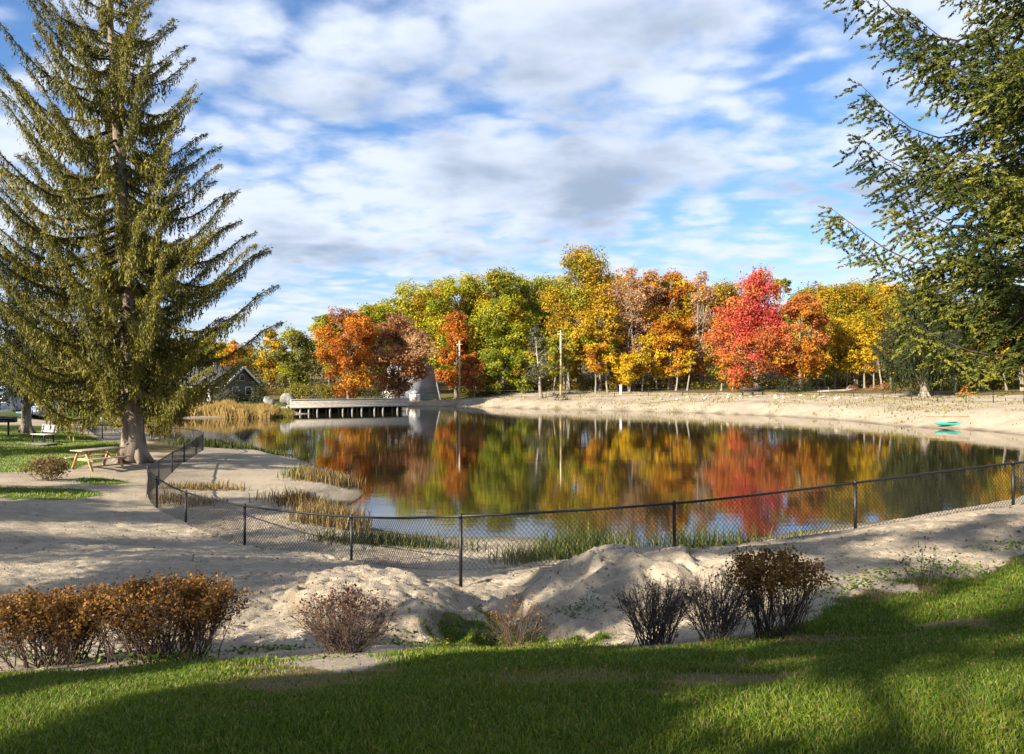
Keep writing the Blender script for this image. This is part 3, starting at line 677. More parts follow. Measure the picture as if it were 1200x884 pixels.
# slender pale saplings at the wood edge
SAP = [(648, 122, 430, 'yellowgreen'), (668, 123, 425, 'golden'), (712, 122, 428, 'golden'), (724, 124, 430, 'yellow'), (752, 122, 425, 'golden'), (770, 123, 430, 'yellow'), (792, 122, 432, 'amber'), (805, 121, 430, 'yellow'), (845, 119, 440, 'amber'), (858, 119, 436, 'olive'), (872, 118, 436, 'olive'),
       (948, 117, 430, 'golden'), (958, 118, 425, 'golden'), (968, 116, 430, 'yellow'), (978, 117, 425, 'golden'), (992, 115, 430, 'golden'), (1003, 116, 425, 'yellow'), (1013, 114, 428, 'golden'), (1024, 113, 430, 'amber'), (1034, 112, 425, 'yellow'), (1046, 112, 428, 'golden'), (1054, 110, 430, 'amber'), (1120, 92, 428, 'olive'), (1152, 92, 425, 'yellowgreen'), (1180, 88, 425, 'yellow')]
for i, (x, Y, yc, pal) in enumerate(SAP):
    tree('slender pale-stemmed sapling among its like along the front of the wood', x, yc-22, yc+10, 9, Y, pal, 'oval', density=.5, bark=BARKPALE, group='saplings along the front of the wood', trunk=.13+.05*rr_.random(), lean=(rr_.uniform(-1.2, 1.2), 0), name='sapling', stems=1, nclump=24)

fw = MB(); rg = np.random.default_rng(501)
for x in np.arange(-260, 1500, 13):
    Y = 178+rg.random()*14; hT = 13+6*vnoise(np.array([x*.02]), np.array([.5]), 9)[0]+rg.random()*3
    if x < 400: hT *= .62
    b = at(x, Y); k = 420
    d = rg.normal(size=(k, 3)); d /= np.linalg.norm(d, axis=1, keepdims=True)
    c = b+np.array([0, 0, hT*.52])+d*(.55+.5*rg.random((k, 1)))*np.array([3.6, 2.5, hT*.5])
    fw.leaves(c, d+rg.normal(size=(k, 3))*.5, .75*(.6+.7*rg.random(k)), np.clip(.3*rg.random()+.55*rg.random(k)+.15, 0, 1), rg)
o = fw.build('woods', LEAF['olive'], kind='stuff'); tag(o, 'dim mass of the far wood closing the gaps between the trunks', 'woods', kind='stuff')

# undergrowth: low tangle at the foot of the wood
rng = np.random.default_rng(77)
ug = MB()
ux = np.concatenate([np.linspace(545, 1065, 1000), np.linspace(1055, 1330, 420), np.linspace(225, 470, 330)]); uY = np.concatenate([np.interp(np.linspace(545, 1065, 1000), [545, 640, 760, 880, 960, 1065], [133, 127, 125, 121, 120, 114]), np.linspace(97, 90, 420), np.linspace(140, 146, 330)])
for x, Y in zip(ux, uY):
    Y = Y+rng.random()*9
    b = at(x+rng.normal()*3, Y); h = .6+rng.random()**2*3.6*(.4+1.2*vnoise(np.array([x*.03]), np.array([1.]), 3)[0]); k = 46
    c = b+np.stack([rng.normal(size=k)*.9, rng.normal(size=k)*.9, rng.random(k)*h], 1)
    ug.leaves(c, rng.normal(size=(k, 3))+[0, -.2, .4], .26*(.6+.8*rng.random(k)), np.clip(.35*rng.random()+.6*rng.random(k), 0, 1), rng)
o = ug.build('undergrowth', LEAF['under'], kind='stuff'); tag(o, 'tangled brown and green undergrowth along the foot of the wood', 'undergrowth', kind='stuff')

# ------------------------------------------------------------------ conifers
def big_spruce(seed, H, z0, Lfun, levels, per, strands, sz, trunk_r, bark=BARK, lean=0.0, mid=.35, rise=None):
    """Norway spruce with upswept limbs and hanging curtains of twigs"""
    rng = np.random.default_rng(seed); tk = MB(); cr = MB()
    t = np.linspace(0, 1, 16)
    cx = lambda z: lean*(z/H)**1.3
    p = np.stack([cx(t*H), np.sin(t*5)*.06, -.3+t*(H+.3)], 1)
    fl = 1+.5*np.exp(-t*H/.55)
    tk.tube(p, trunk_r*(1-t)**.85*fl+.015, 14)
    for k in range(6):                                   # root flare
        a = k*1.05+rng.random()*.5
        tk.tube([(math.cos(a)*trunk_r*.6, math.sin(a)*trunk_r*.6, .75), (math.cos(a)*trunk_r*1.35, math.sin(a)*trunk_r*1.35, .18), (math.cos(a)*trunk_r*2.3, math.sin(a)*trunk_r*2.3, -.2)], [trunk_r*.3, trunk_r*.34, trunk_r*.12], 7)
    C, Nn, S, T, Al = [], [], [], [], []
    zz = np.linspace(0, 1, levels)
    for li in range(levels):
        z = z0+(H-z0-.3)*zz[li]
        for b in range(per+(3 if z < z0+6.5 else 0) if zz[li] < .8 else max(4, per-2)):
            az = (b+rng.random()*.9)*2*np.pi/per+li*1.9
            L = Lfun(z, az)*(.55+.52*rng.random())*(1 if b < per else .55)
            zl = z+rng.normal()*.18
            r_ = rise(z, az) if rise else .2
            s = np.linspace(0, 1, 9)
            sag = -.16*L*np.sin(np.pi*np.clip(s*1.15, 0, 1))*(1-min(1, max(0, r_)))
            up = r_*L*s**1.35+.25*L*np.clip((s-.45)/.55, 0, 1)**1.7
            bend = rng.normal()*.12*L*s**2
            X = cx(zl)+np.cos(az)*L*s-np.sin(az)*bend; Yv = np.sin(az)*L*s+np.cos(az)*bend; Zv = zl+sag+up
            P = np.stack([X, Yv, Zv], 1)
            cr.tube(P, .012*L*(1-s)**.8+.006, 5, cap=False, mat=1)
            n = int(strands*L)
            # curtains: strands hang from the limb and its side twigs
            u = .08+.92*rng.random(n)**.85
            base = np.stack([np.interp(u, s, P[:, i]) for i in range(3)], 1)
            side = rng.normal(size=n)*(.045+.08*np.sin(np.pi*np.clip(u, 0, .97)))*min(1., L/3)*sz
            dirh = np.array([-math.sin(az), math.cos(az), 0])
            base = base+dirh*side[:, None]+np.array([math.cos(az), math.sin(az), 0])*np.abs(side)[:, None]*.5
            ln = (.14+.66*rng.random(n)**1.6*np.sin(np.pi*np.clip(u*.92+.06, 0, 1)))*sz*min(1.15, .5+L/5)
            tn = np.clip(rng.random()*.35+.25+.4*rng.random(n), 0, 1)
            m = 5
            for q in range(m):
                f = (q+.4)/m
                c = base+np.stack([rng.normal(size=n)*.035*sz, rng.normal(size=n)*.035*sz, -ln*f+.03], 1)
                C.append(c); a_ = rng.normal(size=(n, 3)); a_[:, 2] *= .3; Nn.append(a_)
                S.append(np.maximum(ln/m*1.5, .085*sz)); T.append(np.clip(tn+.12*(rng.random(n)-.5), 0, 1))
                d_ = rng.normal(size=(n, 3))*.35; d_[:, 2] -= 1; Al.append(d_)
            # top side: short shoots lying along the limb, swept to the tip
            n2 = int(strands*L*.55); u = .1+.9*rng.random(n2)
            base = np.stack([np.interp(u, s, P[:, i]) for i in range(3)], 1)
            c = base+rng.normal(size=(n2, 3))*.06*sz
            C.append(c); Nn.append(rng.normal(size=(n2, 3))); S.append(np.full(n2, .2*sz)); T.append(np.clip(.5+.5*rng.random(n2), 0, 1))
            d_ = np.array([math.cos(az), math.sin(az), .35])+rng.normal(size=(n2, 3))*.5; Al.append(d_)
    C = np.vstack(C); cr.leaves(C, np.vstack(Nn), np.concatenate(S), np.concatenate(T), rng, asp=.28, along=np.vstack(Al))
    return tk, cr
# the big spruce on the lawn
sb = hit(157, 541); sb[0] = (157-600)/F*31; sb[1] = 31; sb[2] = float(hgt(sb[0], 31))-.02
def L_main(z, az):
    base = np.interp(z, [2.6, 4, 7, 10, 13, 16, 18.5, 21, 22.6], [4.6, 6.0, 6.1, 5.4, 4.4, 3.3, 2.4, 1.3, .3])
    return base*(1+.38*max(0, -math.cos(az))*np.interp(z, [4, 10, 18], [.3, .8, 1.3]))
def rise_main(z, az):
    return np.interp(z, [3, 6, 10, 15, 19, 22.6], [-.20, -.18, -.12, -.02, .16, .6])+.30*max(0, -math.cos(az))*np.interp(z, [4, 10, 20], [.15, .7, 1.3])
tk, cr = big_spruce(3, 22.6, 3.0, L_main, 32, 7, 62, .95, .42, lean=-1.3, rise=rise_main)
t = thing('spruce_tree', 'tall golden-green spruce with hanging twigs and upswept limbs beside the picnic table', 'tree', sb)
tk.build('trunk', BARK, t, smooth=True); cr.build('crown', [LEAF['spruce'], BARKDARK], t)
# darker spruces behind it
def L_b(z, az): return np.interp(z, [2, 4, 10, 17], [4.0, 4.4, 3.0, .4])
tk2, cr2 = big_spruce(9, 17.0, 3.6, L_b, 20, 6, 20, 1.5, .3, rise=lambda z, a: np.interp(z, [2, 8, 17], [-.2, 0, .5]))
first = None
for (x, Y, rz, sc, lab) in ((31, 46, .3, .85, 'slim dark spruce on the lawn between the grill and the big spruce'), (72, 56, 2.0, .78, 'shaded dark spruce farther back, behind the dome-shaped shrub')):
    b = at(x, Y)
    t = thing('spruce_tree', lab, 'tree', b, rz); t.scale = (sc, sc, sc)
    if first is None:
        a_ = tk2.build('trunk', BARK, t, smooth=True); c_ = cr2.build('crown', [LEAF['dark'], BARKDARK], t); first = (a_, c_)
    else:
        for s_ in first:
            d_ = s_.copy(); COL.objects.link(d_); d_.parent = t
# large dark conifer with a pale trunk behind the far beach
def L_c(z, az): return np.interp(z, [3, 5, 9, 15], [6.0, 6.0, 4.2, .5])
tk3, cr3 = big_spruce(15, 15.0, 3.6, L_c, 16, 8, 18, 2.4, .42, rise=lambda z, a: np.interp(z, [2, 8, 17], [-.15, 0, .4]))
t = thing('spruce_tree', 'dark conifer with a thick pale trunk behind the far beach fence', 'tree', at(1083, 86))
tk3.build('trunk', BARKPALE, t, smooth=True); cr3.build('crown', [LEAF['dark'], BARKDARK], t)

# near spruce on the right: separate needled shoots
def near_spruce(seed):
    rng = np.random.default_rng(seed); tk = MB(); cr = MB()
    H = 15.0
    t = np.linspace(0, 1, 14)
    tk.tube(np.stack([t*.2, t*0, -.3+t*H], 1), .27*(1-t)**.9*(1+.6*np.exp(-t*20))+.012, 12)
    shootA, shootB, tintS = [], [], []
    def limb(z, az, L, r_):
        s = np.linspace(0, 1, 10)
        droop = -.26*L*np.sin(np.pi*s*.9)+r_*L*s+.16*L*np.clip((s-.55)/.45, 0, 1)**1.6+.03*L*np.sin(s*9+az*7)*s
        bend = rng.normal()*.16*L*s**2+.03*L*np.sin(s*8+z*5)
        P = np.stack([np.cos(az)*L*s-np.sin(az)*bend, np.sin(az)*L*s+np.cos(az)*bend, z+droop], 1)
        tk.tube(P, .0065*L*(1-s)**.8+.004, 5, cap=False)
        tint0 = .15+.55*rng.random()
        n = int(L*12)
        for k in range(n):
            u = .22+.78*(k+rng.random())/n
            b = np.array([np.interp(u, s, P[:, i]) for i in range(3)])
            side = 1 if k % 2 else -1
            l2 = (.25+.75*rng.random())*min(1.1, .26*L)*(1.02-u*.75)+.12
            a2 = az+side*rad(38+30*rng.random())
            d = np.array([math.cos(a2), math.sin(a2), -.3-.8*rng.random()])
            q = np.linspace(0, 1, 4)[:, None]
            pts = b+d*l2*q+np.array([0, 0, -.22*l2])*q**2
            tk.tube(pts, .0055*(1-q[:, 0]*.6), 3, cap=False)
            ns = int(l2*9)+2
            for m in range(ns):
                v = (m+.6)/ns
                a = np.array([np.interp(v, q[:, 0], pts[:, i]) for i in range(3)])
                a3 = a2+(1 if m % 2 else -1)*rad(25+40*rng.random())
                dd = np.array([math.cos(a3), math.sin(a3), -.2-.6*rng.random()+(.5 if rng.random() < .15 else 0)]); dd /= np.linalg.norm(dd)
                ll = (.17+.17*rng.random())
                shootA.append(a); shootB.append(a+dd*ll); tintS.append(tint0+.3*(rng.random()-.5)+.22*v)
        for m in range(6):                                # the tip
            a = P[-2]+(P[-1]-P[-2])*rng.random(); a3 = az+rng.normal()*.6
            dd = np.array([math.cos(a3), math.sin(a3), .2+.3*rng.normal()]); dd /= np.linalg.norm(dd)
            shootA.append(a); shootB.append(a+dd*.24); tintS.append(tint0+.2)
    lv = 24
    for i in range(lv):
        z = 4.3+(H-4.8)*i/(lv-1)
        Lz = np.interp(z, [4.4, 5.2, 7, 9, 12, 15], [3.2, 3.9, 3.9, 3.5, 2.3, .5])
        n = 6 if z < 9.5 else 5
        for b in range(n):
            az = (b+.9*rng.random())*2*np.pi/n+i*2.1
            limb(z+rng.normal()*.12, az, Lz*(.6+.45*rng.random()), np.interp(z, [3, 6, 10, 15], [-.22, -.16, -.02, .3]))
    for az_, L_h in ((3.0, 3.0), (3.35, 2.4), (3.8, 2.7), (2.6, 2.3)): limb(3.55+.25*rng.random(), az_, L_h, -.10)   # low hanging boughs
    A = np.array(shootA); B = np.array(shootB); T = np.clip(np.array(tintS), 0, 1); n = len(A)
    k = 34
    f = rng.random((n, k))
    base = A[:, None]+(B-A)[:, None]*f[..., None]
    ax = (B-A)/np.linalg.norm(B-A, axis=1, keepdims=True)
    out = rng.normal(size=(n, k, 3)); out -= (out*ax[:, None]).sum(-1, keepdims=True)*ax[:, None]; out /= np.linalg.norm(out, axis=-1, keepdims=True)
    dirn = ax[:, None]*.9+out*.55
    ln = .050
    c = (base+dirn*ln*.5).reshape(-1, 3); al = dirn.reshape(-1, 3)
    cr.leaves(c, np.cross(al, rng.normal(size=al.shape)), ln*1.25*(.8+.4*rng.random(len(c))), np.clip(np.repeat(T, k)+.15*(rng.random(len(c))-.5), 0, 1), rng, asp=.33, along=al)
    return tk, cr
tk, cr = near_spruce(21)
nb = np.array([9.05, 11.2, 0]); nb[2] = float(hgt(nb[0], nb[1]))
t = thing('spruce_tree', 'near spruce reaching in with drooping needled boughs above the sandy bank', 'tree', nb)
tk.build('trunk', BARKDARK, t, smooth=True); cr.build('crown', LEAF['fir'], t)

# ------------------------------------------------------------------ shade trees behind the viewer and on the left, outside the picture
# s: across the sun's direction, a: distance towards the sun, u: height (minus the sun's slope) of the crown top
for i, (s_, a_, utop, r, zb, pal, dens) in enumerate([
        (-3.7, 14, 5.7, 1.65, 7.4, 'yellowgreen', .7), (-6.4, 12, 3.4, 1.4, 1.5, 'green', .6), (-5.4, 12.6, 1.9, 2.0, 1.5, 'green', .7), (-12.6, 16, 6.0, 3.3, 2.0, 'green', 1.3), (-16.5, 18, 5.6, 3.3, 2.0, 'golden', 1.2), (-22.6, 16, 7.2, 2.5, 2.0, 'yellowgreen', 1.0),
        (-27.2, 18, 4.2, 2.7, 2.0, 'green', 1.0), (-41, 10, 6.5, 5.0, 1.5, 'green', 1.3), (-50, 10, 7.0, 5.0, 1.5, 'green', 1.3), (-60, 14, 8.0, 5.5, 1.5, 'olive', 1.2), (-1.0, 13, 8.4, 2.1, 5.6, 'golden', .3), (6.2, 12, 9.4, 2.8, 2.0, 'yellowgreen', .45),
        (-7.6, 21, 8.6, 2.8, 12.6, 'golden', .4), (-3.2, 22, 11.2, 2.6, 13.0, 'yellowgreen', .26), (-19, 27, 4.6, 2.4, 5.0, 'olive', .8)]):
    x, y = s_*.643-a_*.766, -s_*.766-a_*.643
    g = float(hgt(x, y)); b = np.array([x, y, g]); h = utop+.488*a_-g
    tk, cr = crown_parts(400+i, h, zb, r, 'oval', 40, int(8500*dens*(1.4 if dens < .5 else 1)), .22, .016*h, clump_k=.14 if dens < .5 else .17 if i == 0 else .25)
    t = thing('deciduous_tree', 'leafy shade tree beyond the picture edge that dapples the lawn and sand', 'tree', b, 0, 'shade trees outside the picture')
    tk.build('trunk', BARK, t, smooth=True); cr.build('crown', [LEAF[pal], LEAF[ALT[pal]]], t)

# ------------------------------------------------------------------ chain link fence
FP = [(1560, 510, 21.5), (1375, 527, 18.6), (1187, 543, 16.1), (1002, 566, 14.9), (790, 590, 13.9), (540, 605, 13.3), (412, 605.5, 16.1), (287, 593, 17.8), (218, 577, 20.3), (184, 560, 21.6), (173.5, 548, 23.4), (186, 540.5, 26.2), (202, 530.5, 29.2), (216, 523, 32.2), (230, 514, 35.3), (238, 507.5, 38.2),
      (226, 503.5, 40.6), (205, 502, 42.8), (178, 500.5, 44.6), (148, 499, 45.6), (120, 498, 46.0), (108, 494, 50), (99, 488, 56)]
fp = np.array([px(*q) for q in FP])
FH = .96
def crom(p, k=8):
    q = np.vstack([2*p[0]-p[1], p, 2*p[-1]-p[-2]]); out = []
    for i in range(1, len(q)-2):
        for t in np.linspace(0, 1, k, endpoint=False):
            out.append(.5*(2*q[i]+(q[i+1]-q[i-1])*t+(2*q[i-1]-5*q[i]+4*q[i+1]-q[i+2])*t*t+(3*q[i]-q[i-1]-3*q[i+1]+q[i+2])*t**3))
    return np.array(out+[p[-1]])
fc = crom(fp, 8)
fence = thing('chain_link_fence', 'low black chain-link fence curving round the near side of the pond', 'fence', (float(fp[5, 0]), float(fp[5, 1]), float(hgt(fp[5, 0], fp[5, 1]))))
f0 = np.array(fence.location)
rl = MB(); rl.tube(fc-f0, .024, 8); rl.build('top_rail', BLACK, fence, smooth=True)
for i, p in enumerate(fp):
    g = float(hgt(p[0], p[1])); b_ = min(g, p[2]-FH)-.15
    if i == 5: b_ = min(b_, p[2]-1.32)
    m = MB(); q = p-f0
    m.tube([(q[0], q[1], b_-f0[2]), (q[0], q[1], q[2]-.03)], .031, 10)
    m.tube([(q[0], q[1], q[2]-.045), (q[0], q[1], q[2]+.02), (q[0], q[1], q[2]+.045), (q[0], q[1], q[2]+.058)], [.037, .037, .026, .006], 10)
    m.build('post', BLACK, fence, smooth=True)
for i in range(len(fp)-1):
    seg = fc[i*8:i*8+9]-f0
    ds = np.concatenate([[0], np.cumsum(np.linalg.norm(np.diff(seg[:, :2], axis=0), axis=1))]); L = ds[-1]
    near_ = i < 15
    pitch = .088 if near_ else .16; rw = .0040 if near_ else .0045
    m = MB()
    def pt(s, h):
        s = min(max(s, 0), L)
        return np.array([np.interp(s, ds, seg[:, 0]), np.interp(s, ds, seg[:, 1]), np.interp(s, ds, seg[:, 2])-FH+h])
    s0 = -FH
    k = 0
    hmax = FH-.02
    for sgn in (1, -1):
        s = -hmax if sgn > 0 else 0
        while s < (L if sgn > 0 else L+hmax):
            # line  pos = s + sgn*h*0.9
            h0, h1 = 0, hmax
            pos = lambda h: s+sgn*h*.9
            if sgn > 0:
                if s < 0: h0 = -s/.9
                if pos(h1) > L: h1 = (L-s)/.9
            else:
                if s > L: h0 = (s-L)/.9
                if pos(h1) < 0: h1 = s/.9
            if h1-h0 > .02:
                hs = np.linspace(h0, h1, 3)
                off = .0035*sgn
                m.tube([pt(pos(h), h)+np.array([0, off, 0]) for h in hs], rw, 3, cap=False)
            s += pitch
    if near_:
        m.tube([pt(q_, .02) for q_ in np.linspace(0, L, 9)], .003, 4, cap=False)
    m.build('wire_mesh', BLACK, fence)

# ------------------------------------------------------------------ shrubs by the lawn
def shrub(label, x, ybase, w_px, h_px, Y, leafpal, nleaf, leaf, stems=16, twig=TWIG, flat_top=.5, seed=1, leafmin=.45, group=None, bias=0.0, name='shrub', dense=1.0, low=0, spread=.18):
    b = at(x, Y); W2 = w_px/2/F*Y; Hh = h_px/F*Y
    rng = np.random.default_rng(seed); br = MB(); lv = MB()
    tips = []
    for k in range(stems):
        a = rng.random()*2*np.pi; rr = rng.random()**(.42 if spread < .4 else .6)
        top = np.array([math.cos(a)*rr*W2, math.sin(a)*rr*W2*.75, Hh*(1-(1-flat_top)*rr**2.2)*(.8+.22*rng.random())])
        b0 = np.array([rng.normal()*.16*W2+top[0]*spread, rng.normal()*.12*W2+top[1]*spread, -.03])
        mid_ = b0*.5+top*.5+np.array([math.cos(a), math.sin(a), 0])*W2*.10*rng.normal()+[0, 0, -.05*Hh]+rng.normal(size=3)*.03*W2
        s = np.linspace(0, 1, 6)[:, None]
        P = (1-s)**2*b0+2*s*(1-s)*mid_+s*s*top+rng.normal(size=(6, 3))*.014*W2
        r0 = (.0045+.0045*rng.random())*max(.8, W2/.55)
        br.tube(P, np.linspace(r0, r0*.35, 6), 4, cap=False)
        for q in range(int(9*dense)):
            u = .25+.75*rng.random(); i = min(int(u*5), 4); a0 = P[i]+(P[i+1]-P[i])*(u*5-i)
            d = (P[-1]-P[0])/np.linalg.norm(P[-1]-P[0])+rng.normal(size=3)*.55; d[2] = abs(d[2])*.8+.15; d /= np.linalg.norm(d)
            l_ = Hh*(.16+.22*rng.random())*(1.15-.5*u)
            e_ = a0+d*l_; 
            e_[2] = min(e_[2], Hh*(1-(1-flat_top)*(np.hypot(e_[0], e_[1])/W2)**2.2)+.04*rng.random()); 
            br.tube([a0, (a0+e_)/2+rng.normal(size=3)*.012, e_], [r0*.4, r0*.32, r0*.16], 3, cap=False)
            tips.append(e_)
            for z_ in range(int(3*dense)):
                v = .3+.7*rng.random(); a1 = a0+(e_-a0)*v; d2 = d+rng.normal(size=3)*.6; d2 /= np.linalg.norm(d2)
                e2 = a1+d2*l_*(.25+.3*rng.random()); br.tube([a1, e2], [r0*.24, r0*.12], 3, cap=False); tips.append(e2)
    tips = np.array(tips)
    zn = tips[:, 2]/Hh
    wts = np.clip((zn-leafmin)/(1-leafmin)+low, 0, 1)**1.1+1e-4
    if bias: wts *= np.clip(.5+bias*tips[:, 0]/W2, .03, 2)
    ci = rng.choice(len(tips), nleaf, p=wts/wts.sum())
    c = tips[ci]+rng.normal(size=(nleaf, 3))*leaf*.9
    t = thing(name, label, 'shrub', b, 0, group)
    br.build('branches', twig, t)
    lv.leaves(c, rng.normal(size=(nleaf, 3))+[0, 0, .5], leaf*(.6+.7*rng.random(nleaf)), np.clip(.15+.5*rng.random(nleaf)+.4*(vnoise(ci*.37, ci*.11, 2)-.4), 0, 1), rng, asp=.7)
    lv.build('leaves', LEAF[leafpal], t)
    return t
shrub('wide russet shrub with a clipped flat top on the weedy lawn edge', 62, 775, 156, 80, 6.9, 'barberry', 9000, .031, 80, seed=1, flat_top=.84, dense=1.35, leafmin=.4, spread=.48)
shrub('russet flat-topped shrub with orange leaf tips, touching its wider neighbour', 194, 778, 164, 86, 6.85, 'barberry', 9600, .031, 80, seed=2, flat_top=.85, dense=1.35, leafmin=.4, spread=.48)
shrub('small rounded twiggy shrub with few purple-brown leaves before the sand hump', 403, 780, 118, 74, 6.55, 'darkbarb', 900, .026, 60, seed=3, flat_top=.6, dense=1.5, leafmin=.55)
shrub('thin sprawling shrub with coppery leaves at the mouth of the sandy gully', 606, 755, 76, 68, 7.3, 'barberry', 330, .022, 18, seed=4, flat_top=.35, leafmin=.3, dense=.9)
shrub('dense bare grey-brown shrub on the bank, first of the row of three', 766, 757, 96, 80, 7.0, 'darkbarb', 120, .02, 66, twig=TWIGGREY, seed=5, flat_top=.8, dense=1.3)
shrub('open bare shrub with wiry grey stems, middle of the row of three', 838, 758, 92, 82, 6.9, 'darkbarb', 60, .02, 52, twig=TWIGGREY, seed=6, flat_top=.6, dense=1.4)
shrub('leafy brown-topped shrub with dark stems, last of the row of three', 906, 742, 112, 90, 7.05, 'barberry', 5200, .03, 62, seed=7, flat_top=.8, dense=1.3, leafmin=.6, spread=.34)
shrub('scraggy leaning shrub with a few green leaves on the sandy slope', 1086, 694, 80, 52, 8.3, 'weed', 160, .03, 9, seed=8, flat_top=.5, dense=.8, leafmin=.2)
shrub('dry tan shrub with green sprouts on the sand near the picnic table', 56, 562, 46, 26, 25.5, 'drygrass', 1500, .08, 40, seed=9, flat_top=.55, dense=1., leafmin=.0)
shrub('dome-shaped brown shrub on the lawn before the fence corner', 72, 505, 15, 12, 53, 'litter', 900, .13, 24, seed=10, flat_top=.5, leafmin=0.)
# far bank shrubs
def mound(label, x, Y, w_m, h_m, pal, n=900, leaf=.24, seed=1, group=None, name='shrub', cat='shrub', box=False):
    rng = np.random.default_rng(seed); b = at(x, Y); lv = MB(); st = MB()
    d = rng.normal(size=(n, 3)); d /= np.linalg.norm(d, axis=1, keepdims=True); d[:, 2] = abs(d[:, 2])
    lump = 1+.16*np.sin(d[:, 0]*5+seed)+.14*np.sin(d[:, 1]*6+2*seed)+.1*np.sin(d[:, 2]*9)
    if box: d = np.sign(d)*np.abs(d)**.45; lump = 1+.05*np.sin(d[:, 0]*9)
    c = d*lump[:, None]*(.6+.42*rng.random((n, 1)))*np.array([w_m/2, w_m/3 if not box else .8, h_m])
    c[:, 2] = np.maximum(c[:, 2], .05)
    lv.leaves(c, d+rng.normal(size=(n, 3))*.5, leaf*(.6+.8*rng.random(n)), np.clip(.2+.6*rng.random(n), 0, 1), rng)
    for k in range(9):
        a = rng.random()*6.28; st.tube([(rng.normal()*.1*w_m, rng.normal()*.1, -.1), (math.cos(a)*w_m*.3, math.sin(a)*w_m*.2, h_m*.7)], [.05, .02], 4, cap=False)
    t = thing(name, label, cat, b, 0, group)
    st.build('branches', TWIG, t); lv.build('leaves', LEAF[pal], t)
    return t
mound('long clipped olive hedge beside the pale boulders', 366, 114, 8.6, 3.2, 'hedge', 4200, .22, 3, name='hedge', cat='hedge', box=True)
mound('low reddish shrub at the foot of the clipped hedge', 349, 104, 2.0, .9, 'rust', 500, .17, 4)
mound('dark round bush added to stand for the shadow under the red maple', 932, 109, 5.4, 2.1, 'dark', 1800, .2, 5)  # near-black leaves put in for the maple's cast shadow
mound('low brown shrub on the beach top beside the fallen birch log', 1031, 103, 3.6, .95, 'rust', 800, .15, 6)
mound('low brown shrub between the red maple and the fallen birch log', 1000, 105, 2.2, .8, 'rust', 500, .15, 7)
mound('small orange-red shrub behind the beach fence', 1131, 84, 1.7, 1.0, 'peach', 500, .15, 8)
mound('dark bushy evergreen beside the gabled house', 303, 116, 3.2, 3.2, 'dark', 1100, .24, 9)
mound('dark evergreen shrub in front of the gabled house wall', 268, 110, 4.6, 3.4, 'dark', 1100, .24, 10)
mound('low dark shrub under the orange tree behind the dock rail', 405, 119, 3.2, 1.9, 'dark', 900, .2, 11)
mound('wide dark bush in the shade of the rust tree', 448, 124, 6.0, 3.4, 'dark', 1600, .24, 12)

# ------------------------------------------------------------------ reeds and tufts
def tuft(label, x, y, w_m, d_m, h, n, pal, name='grass_clump', cat='grass clump', seed=1, lean=.35, wid=.012, base=None, kind=None, tmin=0.2, group=None):
    rng = np.random.default_rng(seed); b = hit(x, y) if base is None else np.asarray(base, float)
    m = MB()
    ns_ = int(7+5*w_m); sc_ = np.clip(rng.normal(size=(ns_, 2)), -1.5, 1.5)*np.array([w_m*.30, d_m*.28]); sw_ = .25+rng.random(ns_)**1.5; sk = rng.choice(ns_, n, p=sw_/sw_.sum())
    p = sc_[sk]+np.clip(rng.normal(size=(n, 2)), -1.8, 1.8)*np.array([max(.12, w_m*.22), max(.10, d_m*.24)])*(.6+.8*sw_[sk][:, None])
    gz = np.maximum(hgt(p[:, 0]+b[0], p[:, 1]+b[1]), -.25)-b[2]
    hh = h*(.25+.8*rng.random(n)**1.3)*(.45+.65*sw_[sk])
    a = rng.random(n)*2*np.pi; ln = lean*hh*(.3+rng.random(n))
    dx, dy = np.cos(a)*ln, np.sin(a)*ln
    w = wid*(.6+.8*rng.random(n)); ya = rng.random(n)*np.pi; wx, wy = np.cos(ya)*w, np.sin(ya)*w
    v0 = np.stack([p[:, 0]-wx, p[:, 1]-wy, gz-.02], 1); v1 = np.stack([p[:, 0]+wx, p[:, 1]+wy, gz-.02], 1)
    v2 = np.stack([p[:, 0]+dx*.4+wx*.8, p[:, 1]+dy*.4+wy*.8, gz+hh*.62], 1); v3 = np.stack([p[:, 0]+dx*.4-wx*.8, p[:, 1]+dy*.4-wy*.8, gz+hh*.62], 1)
    v4 = np.stack([p[:, 0]+dx, p[:, 1]+dy, gz+hh*(.97-.1*rng.random(n))], 1)
    V = np.stack([v0, v1, v2, v3, v4], 1).reshape(-1, 3); i = np.arange(n)*5
    tn = np.clip(tmin+(1-tmin)*rng.random(n), 0, 1)
    m.add(V, quads=np.stack([i, i+1, i+2, i+3], 1), tris=np.stack([i+3, i+2, i+4], 1), tint=np.repeat(tn, 5))
    o = m.build(name, LEAF[pal], kind=kind); o.location = [float(c) for c in b]
    tag(o, label, cat, group, kind)
    return o
tuft('mixed green and tan grass clump on the point of the sand spit', 380, 563, 1.7, 1.8, .55, 1900, 'drygrass', seed=1, wid=.014)
tuft('fresh green grass patch on the sand spit beside the tan clump', 356, 557, 1.1, 1.0, .42, 800, 'reedgreen', seed=2, tmin=.5, wid=.014)
tuft('tawny grass clump leaning over the water below the spit', 385, 622, 1.3, 1.2, .75, 1800, 'drygrass', seed=3, wid=.011, base=at(392, 21.5))
tuft('thin dark brown grass clump in the shade of the spit', 362, 590, 1.6, 1.2, .4, 1100, 'litter', seed=14, wid=.012, tmin=0)
tuft('dark green sedge growing at the waterline behind the third and fourth fence posts', 462, 645, 2.4, .6, .42, 1700, 'reedgreen', seed=4, wid=.009, tmin=0, base=at(462, 18.9))
tuft('tall green reed clump at the waterline in the middle of the near shore', 690, 650, 1.8, 1.3, .72, 1900, 'reedgreen', seed=5, wid=.009, tmin=.05, base=at(690, 18.3))
